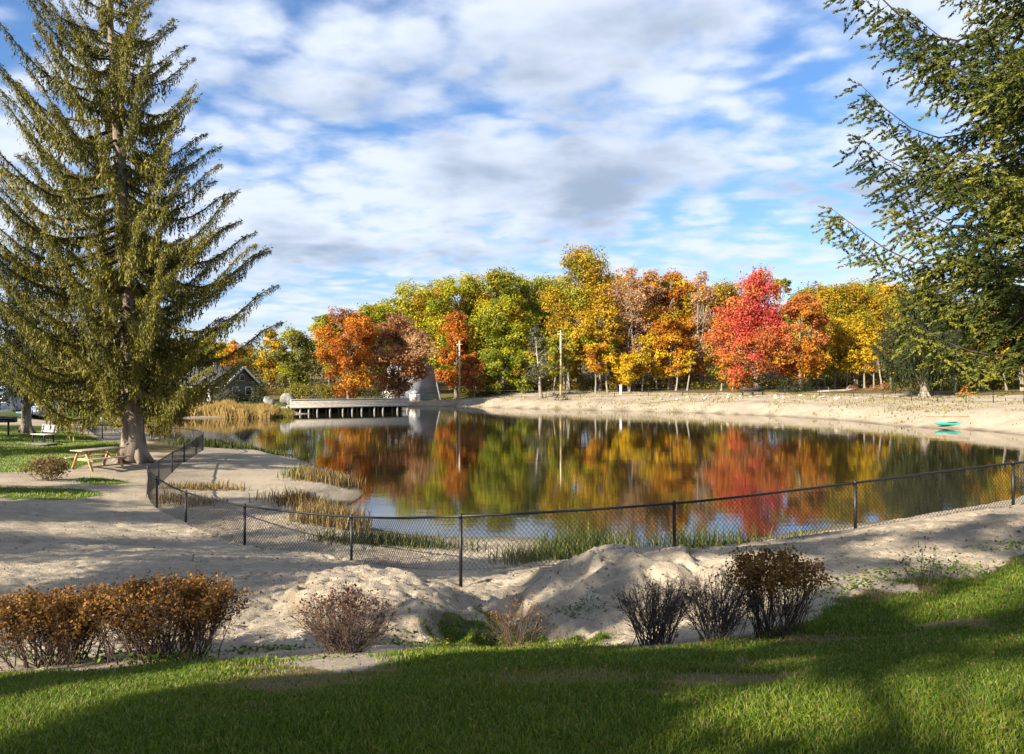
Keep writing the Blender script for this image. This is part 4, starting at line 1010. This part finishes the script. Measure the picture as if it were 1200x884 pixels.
tuft('lighter green sedge on the sand behind the fence beside the reed clump', 628, 668, 1.1, 1.0, .42, 900, 'reedgreen', seed=6, wid=.008, tmin=.4, base=at(632, 16.9))
tuft('green reeds standing behind the crest of the sandy bank', 832, 640, 2.0, .6, .7, 900, 'reedgreen', seed=7, wid=.009, base=(4.9, 18.6, .15), tmin=.05)
tuft('reeds thinning out along the water beside the fence post', 905, 630, 2.0, .5, .5, 260, 'reedgreen', seed=17, wid=.009, base=(6.6, 19.2, .1), tmin=.1)
tuft('golden dry grass patch on the sand inside the fence bend', 240, 574, 1.8, .6, .3, 700, 'drygrass', seed=8, wid=.013, tmin=.4)
tuft('low tan grass at the foot of the fence bend', 215, 588, 1.4, .8, .3, 600, 'drygrass', seed=18, wid=.012, tmin=.1)
tuft('dark sedge fringe along the far edge of the sand spit', 330, 533, 7.5, 1.0, .34, 2600, 'reedgreen', seed=9, wid=.02, tmin=0)
tuft('dark sedge tuft at the corner of the spit by the fence end', 258, 524, 3.0, 1.4, .5, 1800, 'reedgreen', seed=10, wid=.02, tmin=0)
# golden reed bed on the left shore
for nm, lab, x0, x1, Y0, h, n, pal, sd in (('reeds', 'golden reed bed along the water between the spruce trunk and the boulders', 150, 322, 84, 1.35, 9000, 'reedgold', 31), ('reeds', 'low yellow-green sedge in front of the pale boulders', 305, 342, 85.5, .85, 1100, 'hedge', 32)):
    rng = np.random.default_rng(sd)
    xs = rng.uniform(x0, x1, n); ys = Y0+rng.random(n)*4.5+(vnoise(xs*.08, xs*0, 4)-.5)*2
    X = (xs-600)/F*ys; c = np.array([X.mean(), ys.mean(), 0]); m = MB()
    hh = h*(.55+.5*rng.random(n))*(.75+.5*vnoise(xs*.1, ys*.4, 8)); z0 = np.maximum(hgt(X, ys), -.2)-.05
    w = .03+.03*rng.random(n); dx = rng.normal(size=n)*.22
    v = np.stack([np.stack([X-c[0]-w, ys-c[1], z0], 1), np.stack([X-c[0]+w, ys-c[1], z0], 1), np.stack([X-c[0]+dx+w, ys-c[1]+.03, z0+hh*.8], 1), np.stack([X-c[0]+dx*1.4, ys-c[1]+.05, z0+hh], 1), np.stack([X-c[0]+dx-w, ys-c[1], z0+hh*.75], 1)], 1).reshape(-1, 3)
    i = np.arange(n)*5
    m.add(v, quads=np.stack([i, i+1, i+2, i+4], 1), tris=np.stack([i+4, i+2, i+3], 1), tint=np.repeat(rng.random(n), 5))
    o = m.build(nm, LEAF[pal], kind='stuff'); o.location = c; tag(o, lab, 'reeds', kind='stuff')

# ------------------------------------------------------------------ lawn blades
rng = np.random.default_rng(99)
def blades(n, ylo, yhi, hmin, hmax, wid):
    y = ylo+(yhi-ylo)*rng.random(n)**1.0
    x = (rng.random(n)*2-1)*(y*.70+2.6)
    j = np.clip(np.searchsorted(gy, y), 0, len(gy)-1); i = np.clip(np.searchsorted(gx, x), 0, len(gx)-1)
    dn = lawn_density[j, i]; br_ = bare[j, i]
    k = rng.random(n) < np.maximum(dn, .12*g_lawn[j, i])
    x, y, br_ = x[k], y[k], br_[k]; n = len(x)
    z = hgt(x, y)
    pn = fbm(x*1.3, y*1.3, 61, 3)
    h = (hmin+(hmax-hmin)*rng.random(n))*(.55+.9*pn)*(1-.45*br_)
    a = rng.random(n)*2*np.pi; l = h*(.25+.75*rng.random(n)); dx, dy = np.cos(a)*l, np.sin(a)*l
    ya = rng.random(n)*np.pi; w = wid*(.6+.7*rng.random(n)); wx, wy = np.cos(ya)*w, np.sin(ya)*w
    v = np.stack([np.stack([x-wx, y-wy, z-.006], 1), np.stack([x+wx, y+wy, z-.006], 1), np.stack([x+dx*.45+wx*.8, y+dy*.45+wy*.8, z+h*.62], 1), np.stack([x+dx*.45-wx*.8, y+dy*.45-wy*.8, z+h*.62], 1), np.stack([x+dx, y+dy, z+h*.9], 1)], 1).reshape(-1, 3)
    ii = np.arange(n)*5
    tn = .12+.75*rng.random(n)*(.5+.7*fbm(x*.7, y*.9, 63, 3)); dead = rng.random(n) < .10+.5*br_; tn = np.where(dead, .9+.1*rng.random(n), np.clip(tn, 0, .86))
    return v, np.stack([ii, ii+1, ii+2, ii+3], 1), np.stack([ii+3, ii+2, ii+4], 1), np.repeat(tn, 5)
lm = MB()
for args in ((350000, 2.7, 5.2, .02, .05, .0026), (235000, 5.0, 9.2, .022, .055, .0042), (30000, 9, 12.5, .03, .07, .006)):
    v, q, t3, tn = blades(*args); lm.add(v, quads=q, tris=t3, tint=tn)
o = lm.build('grass', LEAF['grass'], kind='stuff'); tag(o, 'short mown lawn grass with worn brown patches', 'grass', kind='stuff')
# broad weeds
wm = MB()
for (x, y, n, w_, d_, h_) in ((120, 776, 260, .6, .18, .11), (200, 777, 260, .5, .15, .1), (30, 770, 120, .5, .2, .08), (548, 742, 150, .5, .3, .03), (600, 746, 140, .45, .25, .03), (680, 715, 120, .4, .3, .05), (480, 756, 120, .45, .25, .03), (300, 762, 220, .7, .25, .04), (1000, 690, 200, .6, .4, .07), (1040, 672, 160, .6, .4, .06), (1120, 670, 200, .6, .4, .08), (1190, 640, 200, .7, .5, .06), (330, 775, 160, .7, .25, .03), (520, 845, 120, .9, .35, .035), (760, 830, 140, 1.0, .4, .035), (980, 800, 150, 1., .5, .035), (1080, 860, 120, .8, .3, .035), (180, 840, 120, .9, .3, .035)):
    b = hit(x, y); X = b[0]+rng.normal(size=n)*w_*.5; Yv = b[1]+rng.normal(size=n)*d_*.5
    c = np.stack([X, Yv, hgt(X, Yv)+rng.random(n)*h_], 1)
    wm.leaves(c, rng.normal(size=(n, 3))*.6+[0, 0, 1], min(.045, .0055*b[1])*(.5+rng.random(n)), rng.random(n), rng)
o = wm.build('weeds', LEAF['weed'], kind='stuff'); tag(o, 'low broad-leaved green weeds at the edge of the sand', 'weeds', kind='stuff')
# lawn texture away from the viewer
fg = MB(); n = 70000
y = rng.uniform(21, 62, n); x = -y*rng.uniform(.42, .80, n)
j = np.clip(np.searchsorted(gy, y), 0, len(gy)-1); i = np.clip(np.searchsorted(gx, x), 0, len(gx)-1)
k = rng.random(n) < g_left[j, i]**1.5; x, y = x[k], y[k]; n = len(x); z = hgt(x, y)
h = .03+.06*rng.random(n)*fbm(x*.8, y*.8, 71, 3)*1.6; w = .018+.012*rng.random(n); a = rng.random(n)*6.28
v = np.stack([np.stack([x-w, y, z-.01], 1), np.stack([x+w, y, z-.01], 1), np.stack([x+np.cos(a)*h*.5, y+np.sin(a)*h*.5, z+h], 1)], 1).reshape(-1, 3); i = np.arange(n)*3
fg.add(v, tris=np.stack([i, i+1, i+2], 1), tint=np.repeat(np.clip(.2+.75*rng.random(n)*(.4+fbm(x*.4, y*.4, 73, 3)), 0, .9), 3))
o = fg.build('grass', LEAF['grass'], kind='stuff'); tag(o, 'short green grass of the shaded lawn round the big spruce', 'grass', kind='stuff')
# tufts and litter on the far beach
fb = MB(); n = 16000
x = rng.uniform(-22, 52, n); y = rng.uniform(62, 134, n)
dd = sdf(pond_s, x, y); pn = fbm(x*.12, y*.25, 81, 4); k = (dd > 1.0) & (dd < 17) & (pn > .53-.012*dd); x, y = x[k], y[k]; n = len(x); z = hgt(x, y)
h = .08+.28*rng.random(n)**2; w = .05+.04*rng.random(n)
v = np.stack([np.stack([x-w, y, z-.02], 1), np.stack([x+w, y, z-.02], 1), np.stack([x+rng.normal(size=n)*.08, y, z+h], 1)], 1).reshape(-1, 3); i = np.arange(n)*3
fb.add(v, tris=np.stack([i, i+1, i+2], 1), tint=np.repeat(rng.random(n), 3))
o = fb.build('beach_grass', LEAF['hedge'], kind='stuff'); tag(o, 'sparse yellowed grass scattered over the far sandy bank', 'grass', kind='stuff')
# twigs and crumbs on the near sand
cb = MB(); n = 7000; X = rng.uniform(-14, 15, n); Yv = rng.uniform(7.2, 22, n); i = np.clip(np.searchsorted(gx, X), 0, len(gx)-1); j = np.clip(np.searchsorted(gy, Yv), 0, len(gy)-1)
k = (grass_m[j, i] < .3) & (D[j, i] > .6) & (fbm(X*.7, Yv*.7, 91, 3) > .40+.14*rng.random(n)); X, Yv = X[k], Yv[k]; n = len(X)
al = rng.normal(size=(n, 3)); al[:, 2] *= .15
cb.leaves(np.stack([X, Yv, hgt(X, Yv)+.014], 1), rng.normal(size=(n, 3))*.7+[0, 0, 1], .018+.07*rng.random(n)**3, rng.random(n)*.5, rng, asp=.45, along=al)
o = cb.build('debris', LEAF['litter'], kind='stuff'); tag(o, 'dark bits of bark and leaf littering the near sand', 'debris', kind='stuff')
lf = MB()
n = 4200; X = rng.uniform(-7, 9, n); Yv = rng.uniform(3, 13, n); k = abs(X) < Yv*.75; X, Yv = X[k], Yv[k]; n = len(X)
lf.leaves(np.stack([X, Yv, hgt(X, Yv)+.014+.036*(lawn_density[np.clip(np.searchsorted(gy, Yv), 0, len(gy)-1), np.clip(np.searchsorted(gx, X), 0, len(gx)-1)] > .3)], 1), rng.normal(size=(n, 3))*.9+[0, 0, 1], (.010+.0016*Yv)*(.5+1.1*rng.random(n)), rng.random(n)*(.35+.65*rng.random(n)), rng, asp=.7)
o = lf.build('fallen_leaves', LEAF['litter'], kind='stuff'); tag(o, 'scattered brown fallen leaves on the lawn and sand', 'leaves', kind='stuff')

# ------------------------------------------------------------------ picnic table, bench, grill
def picnic(label, base, rz):
    t = thing('picnic_table', label, 'picnic table', base, rz)
    m = MB()
    for k in range(5): m.box((0, -.30+k*.15, .735), (1.75, .138, .038), bev=.006)
    m.build('tabletop', WOODTOP, t)
    for s in (-1, 1):
        m = MB()
        for k in (0, 1): m.box((0, s*(.62+k*.14), .435), (1.75, .13, .038), bev=.006)
        m.build('seat', WOODTOP, t)
    for sx in (-.62, .62):
        for s in (-1, 1):
            m = MB(); m.beam((sx, s*.62, -.02), (sx, s*.22, .712), .04, .10, up=(1, 0, 0)); m.build('leg', WOODNEW, t)
        m = MB(); m.beam((sx+.042, -.76, .385), (sx+.042, .76, .385), .04, .10); m.beam((sx+.042, -.34, .68), (sx+.042, .34, .68), .04, .08); m.build('crossbeam', WOODNEW, t)
        m = MB(); m.beam((sx*.9, 0, .40), (sx*.25, 0, .70), .06, .04); m.build('brace', WOODNEW, t)
    return t
picnic('tan wooden picnic table on sand beside the trunk of the big spruce', hit(115, 549), rad(62))
bt = hit(50, 519)
t = thing('park_bench', 'weathered pale grey bench with a slatted back on the shaded lawn', 'bench', bt, rad(-28))
m = MB()
for k in range(4): m.box((0, -.20+k*.13, .45), (1.35, .115, .035), bev=.006)
m.build('seat', WOODGREY, t)
m = MB()
for k in range(3): m.box((0, .33+k*.03, .60+k*.14), (1.35, .03, .12), bev=.006)
m.build('backrest', WOODGREY, t)
for sx in (-.5, .5):
    for y_ in (-.2, .24):
        m = MB(); m.beam((sx, y_*1.2, 0), (sx, y_, .43), .06, .07); m.build('leg', DARKWOOD, t)
    m = MB(); m.beam((sx, .27, .42), (sx, .375, .95), .05, .04); m.build('back_support', DARKWOOD, t)
m = MB(); m.box((0, 0, .03), (2.6, .9, .05), bev=.01)
pb = hit(40, 520); 
c_ = m.build('concrete_pad', STONE); c_.location = (pb[0], pb[1]-.2, pb[2]-.01); c_.rotation_euler = (0, 0, rad(-10)); tag(c_, 'pale flat concrete pad in the grass under the grey bench', 'pad')
gb = hit(10, 511)
t = thing('park_grill', 'black charcoal grill box on a single post at the lawn edge', 'grill', gb, .2)
m = MB(); m.tube([(0, 0, -.1), (0, 0, .78)], .05, 10); m.build('post', BLACK, t, smooth=True)
m = MB(); m.box((0, 0, .80), (.72, .5, .03)); m.box((0, .25, .93), (.72, .025, .3)); m.box((-.36, 0, .93), (.025, .48, .3)); m.box((.36, 0, .93), (.025, .48, .3)); m.box((0, -.24, .86), (.7, .025, .12)); m.build('firebox', BLACK, t)
m = MB()
for k in range(12): m.tube([(-.34+k*.062, -.24, 1.02), (-.34+k*.062, .24, 1.02)], .007, 5)
m.tube([(-.36, -.24, 1.02), (.36, -.24, 1.02)], .009, 5); m.build('grate', STEEL, t)
m = MB(); m.tube([(.37, -.1, 1.0), (.50, -.1, 1.0)], .015, 6); m.build('handle', STEEL, t)

# ------------------------------------------------------------------ campers behind the lawn
def camper(label, base, rz, Lc, mat, roofmat=WHITE, stripe=None):
    t = thing('camper_trailer', label, 'camper', base, rz)
    prof = [(-Lc/2, .55), (-Lc/2+.05, .48), (Lc/2-.5, .48), (Lc/2-.02, .95), (Lc/2, 1.6), (Lc/2-.28, 2.45), (Lc/2-.55, 2.62), (-Lc/2+.45, 2.62), (-Lc/2+.12, 2.45), (-Lc/2, 1.9)]
    m = MB(); n = len(prof)
    v = np.array([(x, s*1.15, z) for s in (-1, 1) for x, z in prof])
    q = [[i, (i+1) % n, n+(i+1) % n, n+i] for i in range(n)]
    v = np.vstack([v, [(0, -1.16, 1.5), (0, 1.16, 1.5)]])
    t3 = [[2*n, (i+1) % n, i] for i in range(n)]+[[2*n+1, n+i, n+(i+1) % n] for i in range(n)]
    m.add(v, quads=q, tris=t3); m.build('body', mat, t)
    for xw in (-Lc*.28, Lc*.1, Lc*.34):
        m = MB()
        m.box((xw, -1.18, 1.75), (.95, .05, .05)); m.box((xw, -1.18, 1.25), (.95, .05, .05)); m.box((xw-.45, -1.18, 1.5), (.05, .05, .46)); m.box((xw+.45, -1.18, 1.5), (.05, .05, .46))
        f = m.build('window', WHITE, t); m = MB(); m.box((xw, -1.168, 1.5), (.86, .03, .46)); m.build('pane', GLASS, f)
    m = MB(); m.box((-Lc*.1, -1.175, 1.3), (.65, .04, 1.6), bev=.01); d_ = m.build('door', WHITE, t)
    m = MB(); m.tube([(-Lc*.1+.25, -1.21, 1.2), (-Lc*.1+.25, -1.21, 1.35)], .015, 6); m.build('handle', STEEL, d_)
    m = MB(); m.box((0, 0, 2.66), (Lc-1.2, 2.1, .07), bev=.02); m.box((.3, 0, 2.76), (.6, .6, .16), bev=.04); m.build('roof', roofmat, t)
    m = MB(); m.box((0, -1.172, .8), (Lc-1.0, .03, .22)); m.build('stripe', stripe or BLUE, t)
    for s in (-1, 1):
        m = MB(); m.tube([(-.2, s*1.0, .33), (-.2, s*1.17, .33)], .33, 16); w_ = m.build('wheel', RUBBER, t)
        m = MB(); m.tube([(-.2, s*1.175, .33), (-.2, s*1.185, .33)], .18, 12); m.build('rim', STEEL, w_)
    m = MB(); m.beam((Lc/2-.3, -.4, .5), (Lc/2+1.0, 0, .5), .08, .1); m.beam((Lc/2-.3, .4, .5), (Lc/2+1.0, 0, .5), .08, .1); m.tube([(Lc/2+.95, 0, 0), (Lc/2+.95, 0, .6)], .04, 8); m.build('hitch', BLACK, t)
    return t
camper('pale blue camper with a dark window, nearest the grill', at(-14, 63), rad(8), 5.0, PALEBLUE)
camper('deep blue camper half hidden behind the slim spruce trunk', at(47, 74), rad(-15), 3.4, BLUE, stripe=WHITE)
camper('white camper parked behind the dark spruce, last of the row', at(83, 90), rad(20), 3.6, WHITE)

# ------------------------------------------------------------------ house, cabin, wall, boulders
def house():
    b = at(257, 122); t = thing('gabled_house', 'dark-roofed house with white gable trim across the pond behind the reeds', 'house', b, rad(-24))
    m = MB(); m.box((0, 0, 1.35), (9.5, 6.5, 2.7)); m.add([(4.75, -3.25, 2.7), (4.75, 3.25, 2.7), (4.75, 0, 5.2), (-4.75, -3.25, 2.7), (-4.75, 3.25, 2.7), (-4.75, 0, 5.2)], tris=[[0, 1, 2], [3, 5, 4]]); m.build('wall', SIDING, t)
    m = MB()
    for s in (-1, 1): m.beam((0, s*1.8, 4.08), (0.001, s*1.8, 4.08), .1, .1)
    m = MB()
    ang = math.atan2(2.5, 3.25)
    for s in (-1, 1):
        R_ = np.array([[1, 0, 0], [0, math.cos(-s*ang), -math.sin(-s*ang)], [0, math.sin(-s*ang), math.cos(-s*ang)]])
        m.box((0, s*1.85, 4.02), (10.4, 4.75, .16), rot=R_)
    rf = m.build('roof', ROOFDARK, t)
    m = MB(); m.box((-1.5, .8, 5.4), (.7, .7, 1.6)); m.build('chimney', STONE, rf)
    for sx in (-1, 1):
        m = MB()
        for s in (-1, 1): m.beam((sx*5.22, s*4.0, 2.35), (sx*5.22, 0, 5.42), .07, .32)
        m.build('gable_trim', WHITE, t)
    for (xw, yw) in ((-3.2, -3.27), (-.4, -3.27), (2.6, -3.27)):
        m = MB(); m.box((xw, yw, 1.6), (1.5, .08, 1.3)); f = m.build('window', WHITE, t); m = MB(); m.box((xw, yw-.03, 1.6), (1.28, .06, 1.1)); m.build('pane', GLASS, f)
    for yw in (-1.4, 1.4):
        m = MB(); m.box((4.77, yw, 1.6), (.08, 1.3, 1.3)); f = m.build('window', WHITE, t); m = MB(); m.box((4.80, yw, 1.6), (.06, 1.1, 1.1)); m.build('pane', GLASS, f)
    m = MB(); m.box((4.77, 0, 3.7), (.08, 1.0, 1.0)); f = m.build('window', WHITE, t); m = MB(); m.box((4.8, 0, 3.7), (.06, .82, .82)); m.build('pane', GLASS, f)
    m = MB(); m.box((1.1, -3.28, 1.05), (1.0, .09, 2.1)); d_ = m.build('door', WHITE, t); m = MB(); m.tube([(1.45, -3.34, 1.0), (1.45, -3.34, 1.15)], .03, 6); m.build('handle', STEEL, d_)
house()
def cabin():
    b = at(481, 131); t = thing('a_frame_cabin', 'grey-shingled steep-roofed cabin beside the rust tree', 'cabin', b, rad(33))
    hw, h, L = 3.0, 6.0, 8.5
    m = MB(); m.add([(L/2-.25, -hw, 0), (L/2-.25, hw, 0), (L/2-.25, 0, h-.1), (-L/2+.25, -hw, 0), (-L/2+.25, hw, 0), (-L/2+.25, 0, h-.1)], tris=[[0, 1, 2], [3, 5, 4]]); m.build('wall', CREAM, t)
    m = MB(); ang = math.atan2(h, hw); sl_ = math.hypot(h, hw)+.25
    for s in (-1, 1):
        R_ = np.array([[1, 0, 0], [0, math.cos(-s*ang), -math.sin(-s*ang)], [0, math.sin(-s*ang), math.cos(-s*ang)]])
        m.box((0, s*(hw/2+.06), h/2), (L, sl_, .14), rot=R_)
    m.beam((-L/2, 0, h+.06), (L/2, 0, h+.06), .3, .1)
    m.build('roof', ROOF, t)
    m = MB()
    for s in (-1, 1): m.beam((L/2+.04, s*(hw+.2), -.1), (L/2+.04, 0, h+.08), .08, .26, up=(1, 0, 0))
    m.build('rake_board', ROOF, t)
    m = MB(); m.box((L/2-.22, 0, 1.05), (.08, 1.0, 2.1)); d_ = m.build('door', WHITE, t); m = MB(); m.tube([(L/2-.15, .35, 1.0), (L/2-.15, .35, 1.2)], .03, 6); m.build('handle', STEEL, d_)
    m = MB(); m.box((L/2-.22, 0, 3.0), (.08, 1.1, .9)); f = m.build('window', WHITE, t); m = MB(); m.box((L/2-.18, 0, 3.0), (.06, .9, .7)); m.build('pane', GLASS, f)
    b = at(486, 127); t = thing('storage_shed', 'small white shed in front of the grey cabin', 'shed', b, .2)
    m = MB(); m.box((0, 0, .6), (1.7, 1.5, 1.2)); m.build('wall', WHITE, t)
    m = MB(); m.add([(x_, y_, z_) for y_ in (-.82, .82) for x_, z_ in ((-.98, 1.2), (.98, 1.2), (0, 1.75))], quads=[[0, 3, 4, 1], [1, 4, 5, 2], [2, 5, 3, 0]], tris=[[0, 1, 2], [3, 5, 4]]); m.build('roof', ROOF, t)
    m = MB(); m.box((0, -.765, .55), (.7, .05, 1.05)); d_ = m.build('door', CREAM, t); m = MB(); m.tube([(.25, -.8, .6), (.25, -.8, .75)], .03, 6); m.build('handle', STEEL, d_)
cabin()
def boulder(label, base, size, seed, mat=STONE, group=None):
    rng = np.random.default_rng(seed)
    nu, nv = 28, 18; m = MB()
    u, v = np.meshgrid(np.linspace(0, 2*np.pi, nu, endpoint=False), np.linspace(0, np.pi, nv))
    d = np.stack([np.sin(v)*np.cos(u), np.sin(v)*np.sin(u), np.cos(v)], -1)
    r = 1+.0*u
    for k in range(11):
        w_ = rng.normal(size=3); w_ /= np.linalg.norm(w_); r -= np.maximum(0, d@w_-.45-.3*rng.random())*.8
    r += (vnoise(d[..., 0]*3+seed, d[..., 1]*3+d[..., 2]*4, seed)-.5)*.22+(vnoise(d[..., 0]*7, d[..., 1]*7+d[..., 2]*8+seed, seed)-.5)*.12
    P = (d*r[..., None]*np.asarray(size)/2).reshape(-1, 3)
    i = np.arange(nv-1)[:, None]*nu; j = np.arange(nu)[None]
    m.add(P, quads=np.stack([i+j, i+(j+1) % nu, i+nu+(j+1) % nu, i+nu+j], -1).reshape(-1, 4))
    o = m.build('boulder', mat); o.location = (float(base[0]), float(base[1]), float(base[2])+size[2]*.26); o.rotation_euler = (0, 0, seed*1.3)
    return tag(o, label, 'boulder', group)
boulder('grey-green rounded boulder beside the whiter one at the dock', at(315, 97), (2.2, 2.0, 2.6), 2)
boulder('tall whitish boulder at the shore end of the dock', at(337, 97.5), (2.3, 2.0, 2.6), 5, STONE)
rs = random.Random(8)
for k in range(26):
    x = rs.uniform(770, 1010); Y = np.interp(x, [770, 880, 1010], [110, 103, 92])+rs.uniform(-2, 3)
    boulder('pale beach rock in the scatter of stones below the red maple', at(x, Y), (rs.uniform(.4, 1.1), rs.uniform(.4, .9), rs.uniform(.25, .5)), 30+k, STONEWARM, 'pale stones on the far beach')
b = at(384, 116); t = MB()
for r_ in range(3):
    for k in range(7): t.box((-2.4+k*.8+(.3 if r_ % 2 else 0), 0, .2+r_*.36), (.77, .45, .34), bev=.05)
o = t.build('retaining_wall', STONEWARM); o.location = [float(c) for c in b]; o.rotation_euler = (0, 0, -.1); tag(o, 'low pale block wall behind the dock rail', 'wall')

# dock
A_ = px(340, 486, 93.5); B_ = px(479, 478, 101); A_[2] = B_[2] = 0
L_ = np.linalg.norm(B_-A_); rz = math.atan2(B_[1]-A_[1], B_[0]-A_[0])
t = thing('wooden_dock', 'long weathered dock with a boarded rail standing on posts in the pond', 'dock', A_, rz)
m = MB()
for k in range(int(L_/.3)): m.box((.15+k*.3, 1.2, .98), (.285, 2.5, .05))
m.build('deck', WOODDOCK, t)
m = MB(); m.beam((0, -.08, .86), (L_, -.08, .86), .06, .26); m.build('fascia', WOODDOCK, t)
m = MB()
for z_ in (1.08, 1.275, 1.47, 1.665): m.beam((0, -.08, z_), (L_, -.08, z_), .04, .19)
m.beam((0, -.06, 1.80), (L_, -.06, 1.80), .2, .05); m.build('railing', WOODDOCK, t)
for f in np.array([341, 352, 362, 372, 387, 402, 413, 424, 439, 449, 466, 477.5]):
    s = (f-340)/139; s = s*93.5/(101*(1-s)+93.5*s)*1.0 if False else np.clip((f-340)/139*93.5/(93.5*((f-340)/139)+101*(1-(f-340)/139)), 0, 1)
    m = MB(); m.box((s*L_, .06, .5), (.2, .14, 2.5)); m.build('post', WOODDOCK, t)
    m = MB(); m.box((s*L_, 2.2, .0), (.2, .2, 1.8)); m.build('post', WOODDOCK, t)
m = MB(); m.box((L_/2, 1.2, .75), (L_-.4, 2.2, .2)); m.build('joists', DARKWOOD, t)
m = MB(); m.box((L_/2, 2.42, .2), (L_, .08, 1.6)); m.build('under_deck_shade', DARKWOOD, t)  # dark sheet added at the back so the underside of the deck looks shaded

# poles, marker, far fence, log, kayak
def pole(label, x, ytop, Y, r):
    b = at(x, Y); h = CH-(ytop-HZ)/F*Y-b[2]
    t = thing('utility_pole', label, 'pole', b)
    m = MB(); m.tube([(0, 0, -.3), (.02, 0, h*.5), (.0, 0, h)], [r, r*.85, r*.68], 10); m.build('shaft', POLEWOOD, t, smooth=True)
    m = MB(); m.tube([(0, 0, h), (0, 0, h+.06), (0, 0, h+.16)], [r*.8, r*.8, r*.1], 10); m.build('cap', STEEL, t)
    m = MB(); m.beam((-.5, -r, h-.55), (.5, -r, h-.55), .1, .12); m.build('crossarm', POLEWOOD, t)
pole('pale wooden pole standing before the orange cone-shaped tree', 538.5, 400, 126, .17)
pole('tan wooden pole on the beach top below the tallest golden tree', 657, 388, 119, .17)
b = at(727.5, 118); t = thing('marker_post', 'short white marker post below the low yellow tree', 'post', b)
m = MB(); m.box((0, 0, .7), (.34, .2, 1.5), bev=.03); m.build('panel', WHITE, t); m = MB(); m.box((0, 0, 1.48), (.42, .28, .06), bev=.01); m.build('cap', WHITE, t)
b = at(657, 114); picn = thing('picnic_table', 'small dark picnic table on the beach top below the tan pole', 'picnic table', b, .4)
m = MB(); m.box((0, 0, .73), (1.8, .75, .06)); m.build('tabletop', DARKWOOD, picn)
for s in (-1, 1):
    m = MB(); m.box((0, s*.65, .43), (1.8, .26, .05)); m.build('seat', DARKWOOD, picn)
    m = MB(); m.beam((s*.6, -.65, 0), (s*.6, 0, .72), .08, .1); m.beam((s*.6, .65, 0), (s*.6, 0, .72), .08, .1); m.build('leg', DARKWOOD, picn)
b = at(882, 105.5); t = thing('park_bench', 'long dark bench in the shade below the red maple', 'bench', b, 0)
m = MB(); m.box((0, 0, .5), (3.4, .5, .08)); m.build('seat', DARKWOOD, t); m = MB(); m.box((0, .28, .85), (3.4, .07, .4)); m.build('backrest', DARKWOOD, t)
for s in (-1.4, 0, 1.4):
    m = MB(); m.box((s, 0, .23), (.1, .45, .48)); m.build('leg', DARKWOOD, t)
t = thing('beach_fence', 'thin dark post-and-wire fence along the top of the far beach', 'fence', at(1070, 80))
t0 = np.array(t.location); fpx = np.array([560, 600, 640, 680, 720, 760, 800, 840, 880, 920, 960, 1000, 1035, 1068, 1099, 1132, 1164, 1200, 1245, 1300]); fY = np.interp(fpx, [560, 660, 760, 880, 1000, 1070, 1100, 1200, 1300], [124, 117, 113.5, 107, 95, 83, 79, 69, 62])
fpp = np.array([at(x, Y) for x, Y in zip(fpx, fY)])-t0
for p in fpp:
    m = MB(); m.tube([p-[0, 0, .2], p+[0, 0, 1.15]], .045, 6); m.tube([p+[0, 0, 1.15], p+[0, 0, 1.2]], [.06, .02], 6); m.build('post', BLACK, t)
m = MB()
for h in (.15, .5, .8, 1.12): m.tube(fpp+[0, 0, h], .012 if h < 1 else .022, 4, cap=False)
m.build('wire', BLACK, t)
b = at(981, 101); t = MB(); t.tube([(-2.6, .1, .25), (-1, 0, .35), (1.2, .1, .42), (2.6, -.1, .62)], [.1, .15, .17, .12], 8); t.tube([(1.2, .1, .42), (2.0, .5, 1.2)], [.08, .03], 6); t.tube([(-1, 0, .35), (-1.4, -.4, .9)], [.07, .03], 6)
o = t.build('fallen_log', BARKPALE, smooth=True); o.location = [float(c) for c in b]; tag(o, 'fallen white birch log lying at the beach top among brown shrubs', 'log')
kb = hit(1116, 498); kb[2] -= .12
t = thing('kayak', 'turquoise kayak lying on the sand at the far waterline', 'kayak', kb, .05)
m = MB(); s = np.linspace(-1, 1, 21); k = 12
v = []
for q in s:
    wq = .36*(1-abs(q)**2.6)+.01; zb_ = .02+.13*abs(q)**3; zt = .32+.08*abs(q)**2
    for a in np.linspace(0, 2*np.pi, k, endpoint=False):
        v.append((q*1.65, math.cos(a)*wq, (zb_+zt)/2+math.sin(a)*(zt-zb_)/2*(1-.75*abs(q)**6)))
i = np.arange(20)[:, None]*k; j = np.arange(k)[None]
m.add(v, quads=np.stack([i+j, i+(j+1) % k, i+k+(j+1) % k, i+k+j], -1).reshape(-1, 4)); m.build('hull', TEAL, t, smooth=True)
m = MB(); a = np.linspace(0, 2*np.pi, 21); m.tube(np.stack([.42*np.cos(a), .22*np.sin(a), .335+.0*a], 1), .025, 6); m.build('cockpit_rim', RUBBER, t)
m = MB(); m.box((-.1, 0, .32), (.55, .3, .03)); m.build('seat', RUBBER, t)
rp = MB(); q = np.array([hit(x, 489) for x in np.linspace(1085, 1136, 12)]); rp.tube(q+[0, 0, .03], .035, 6)
o = rp.build('float_rope', LEAF['rust']); tag(o, 'orange float rope stretched on the sand behind the turquoise kayak', 'rope')
print('script done', len(bpy.data.objects))
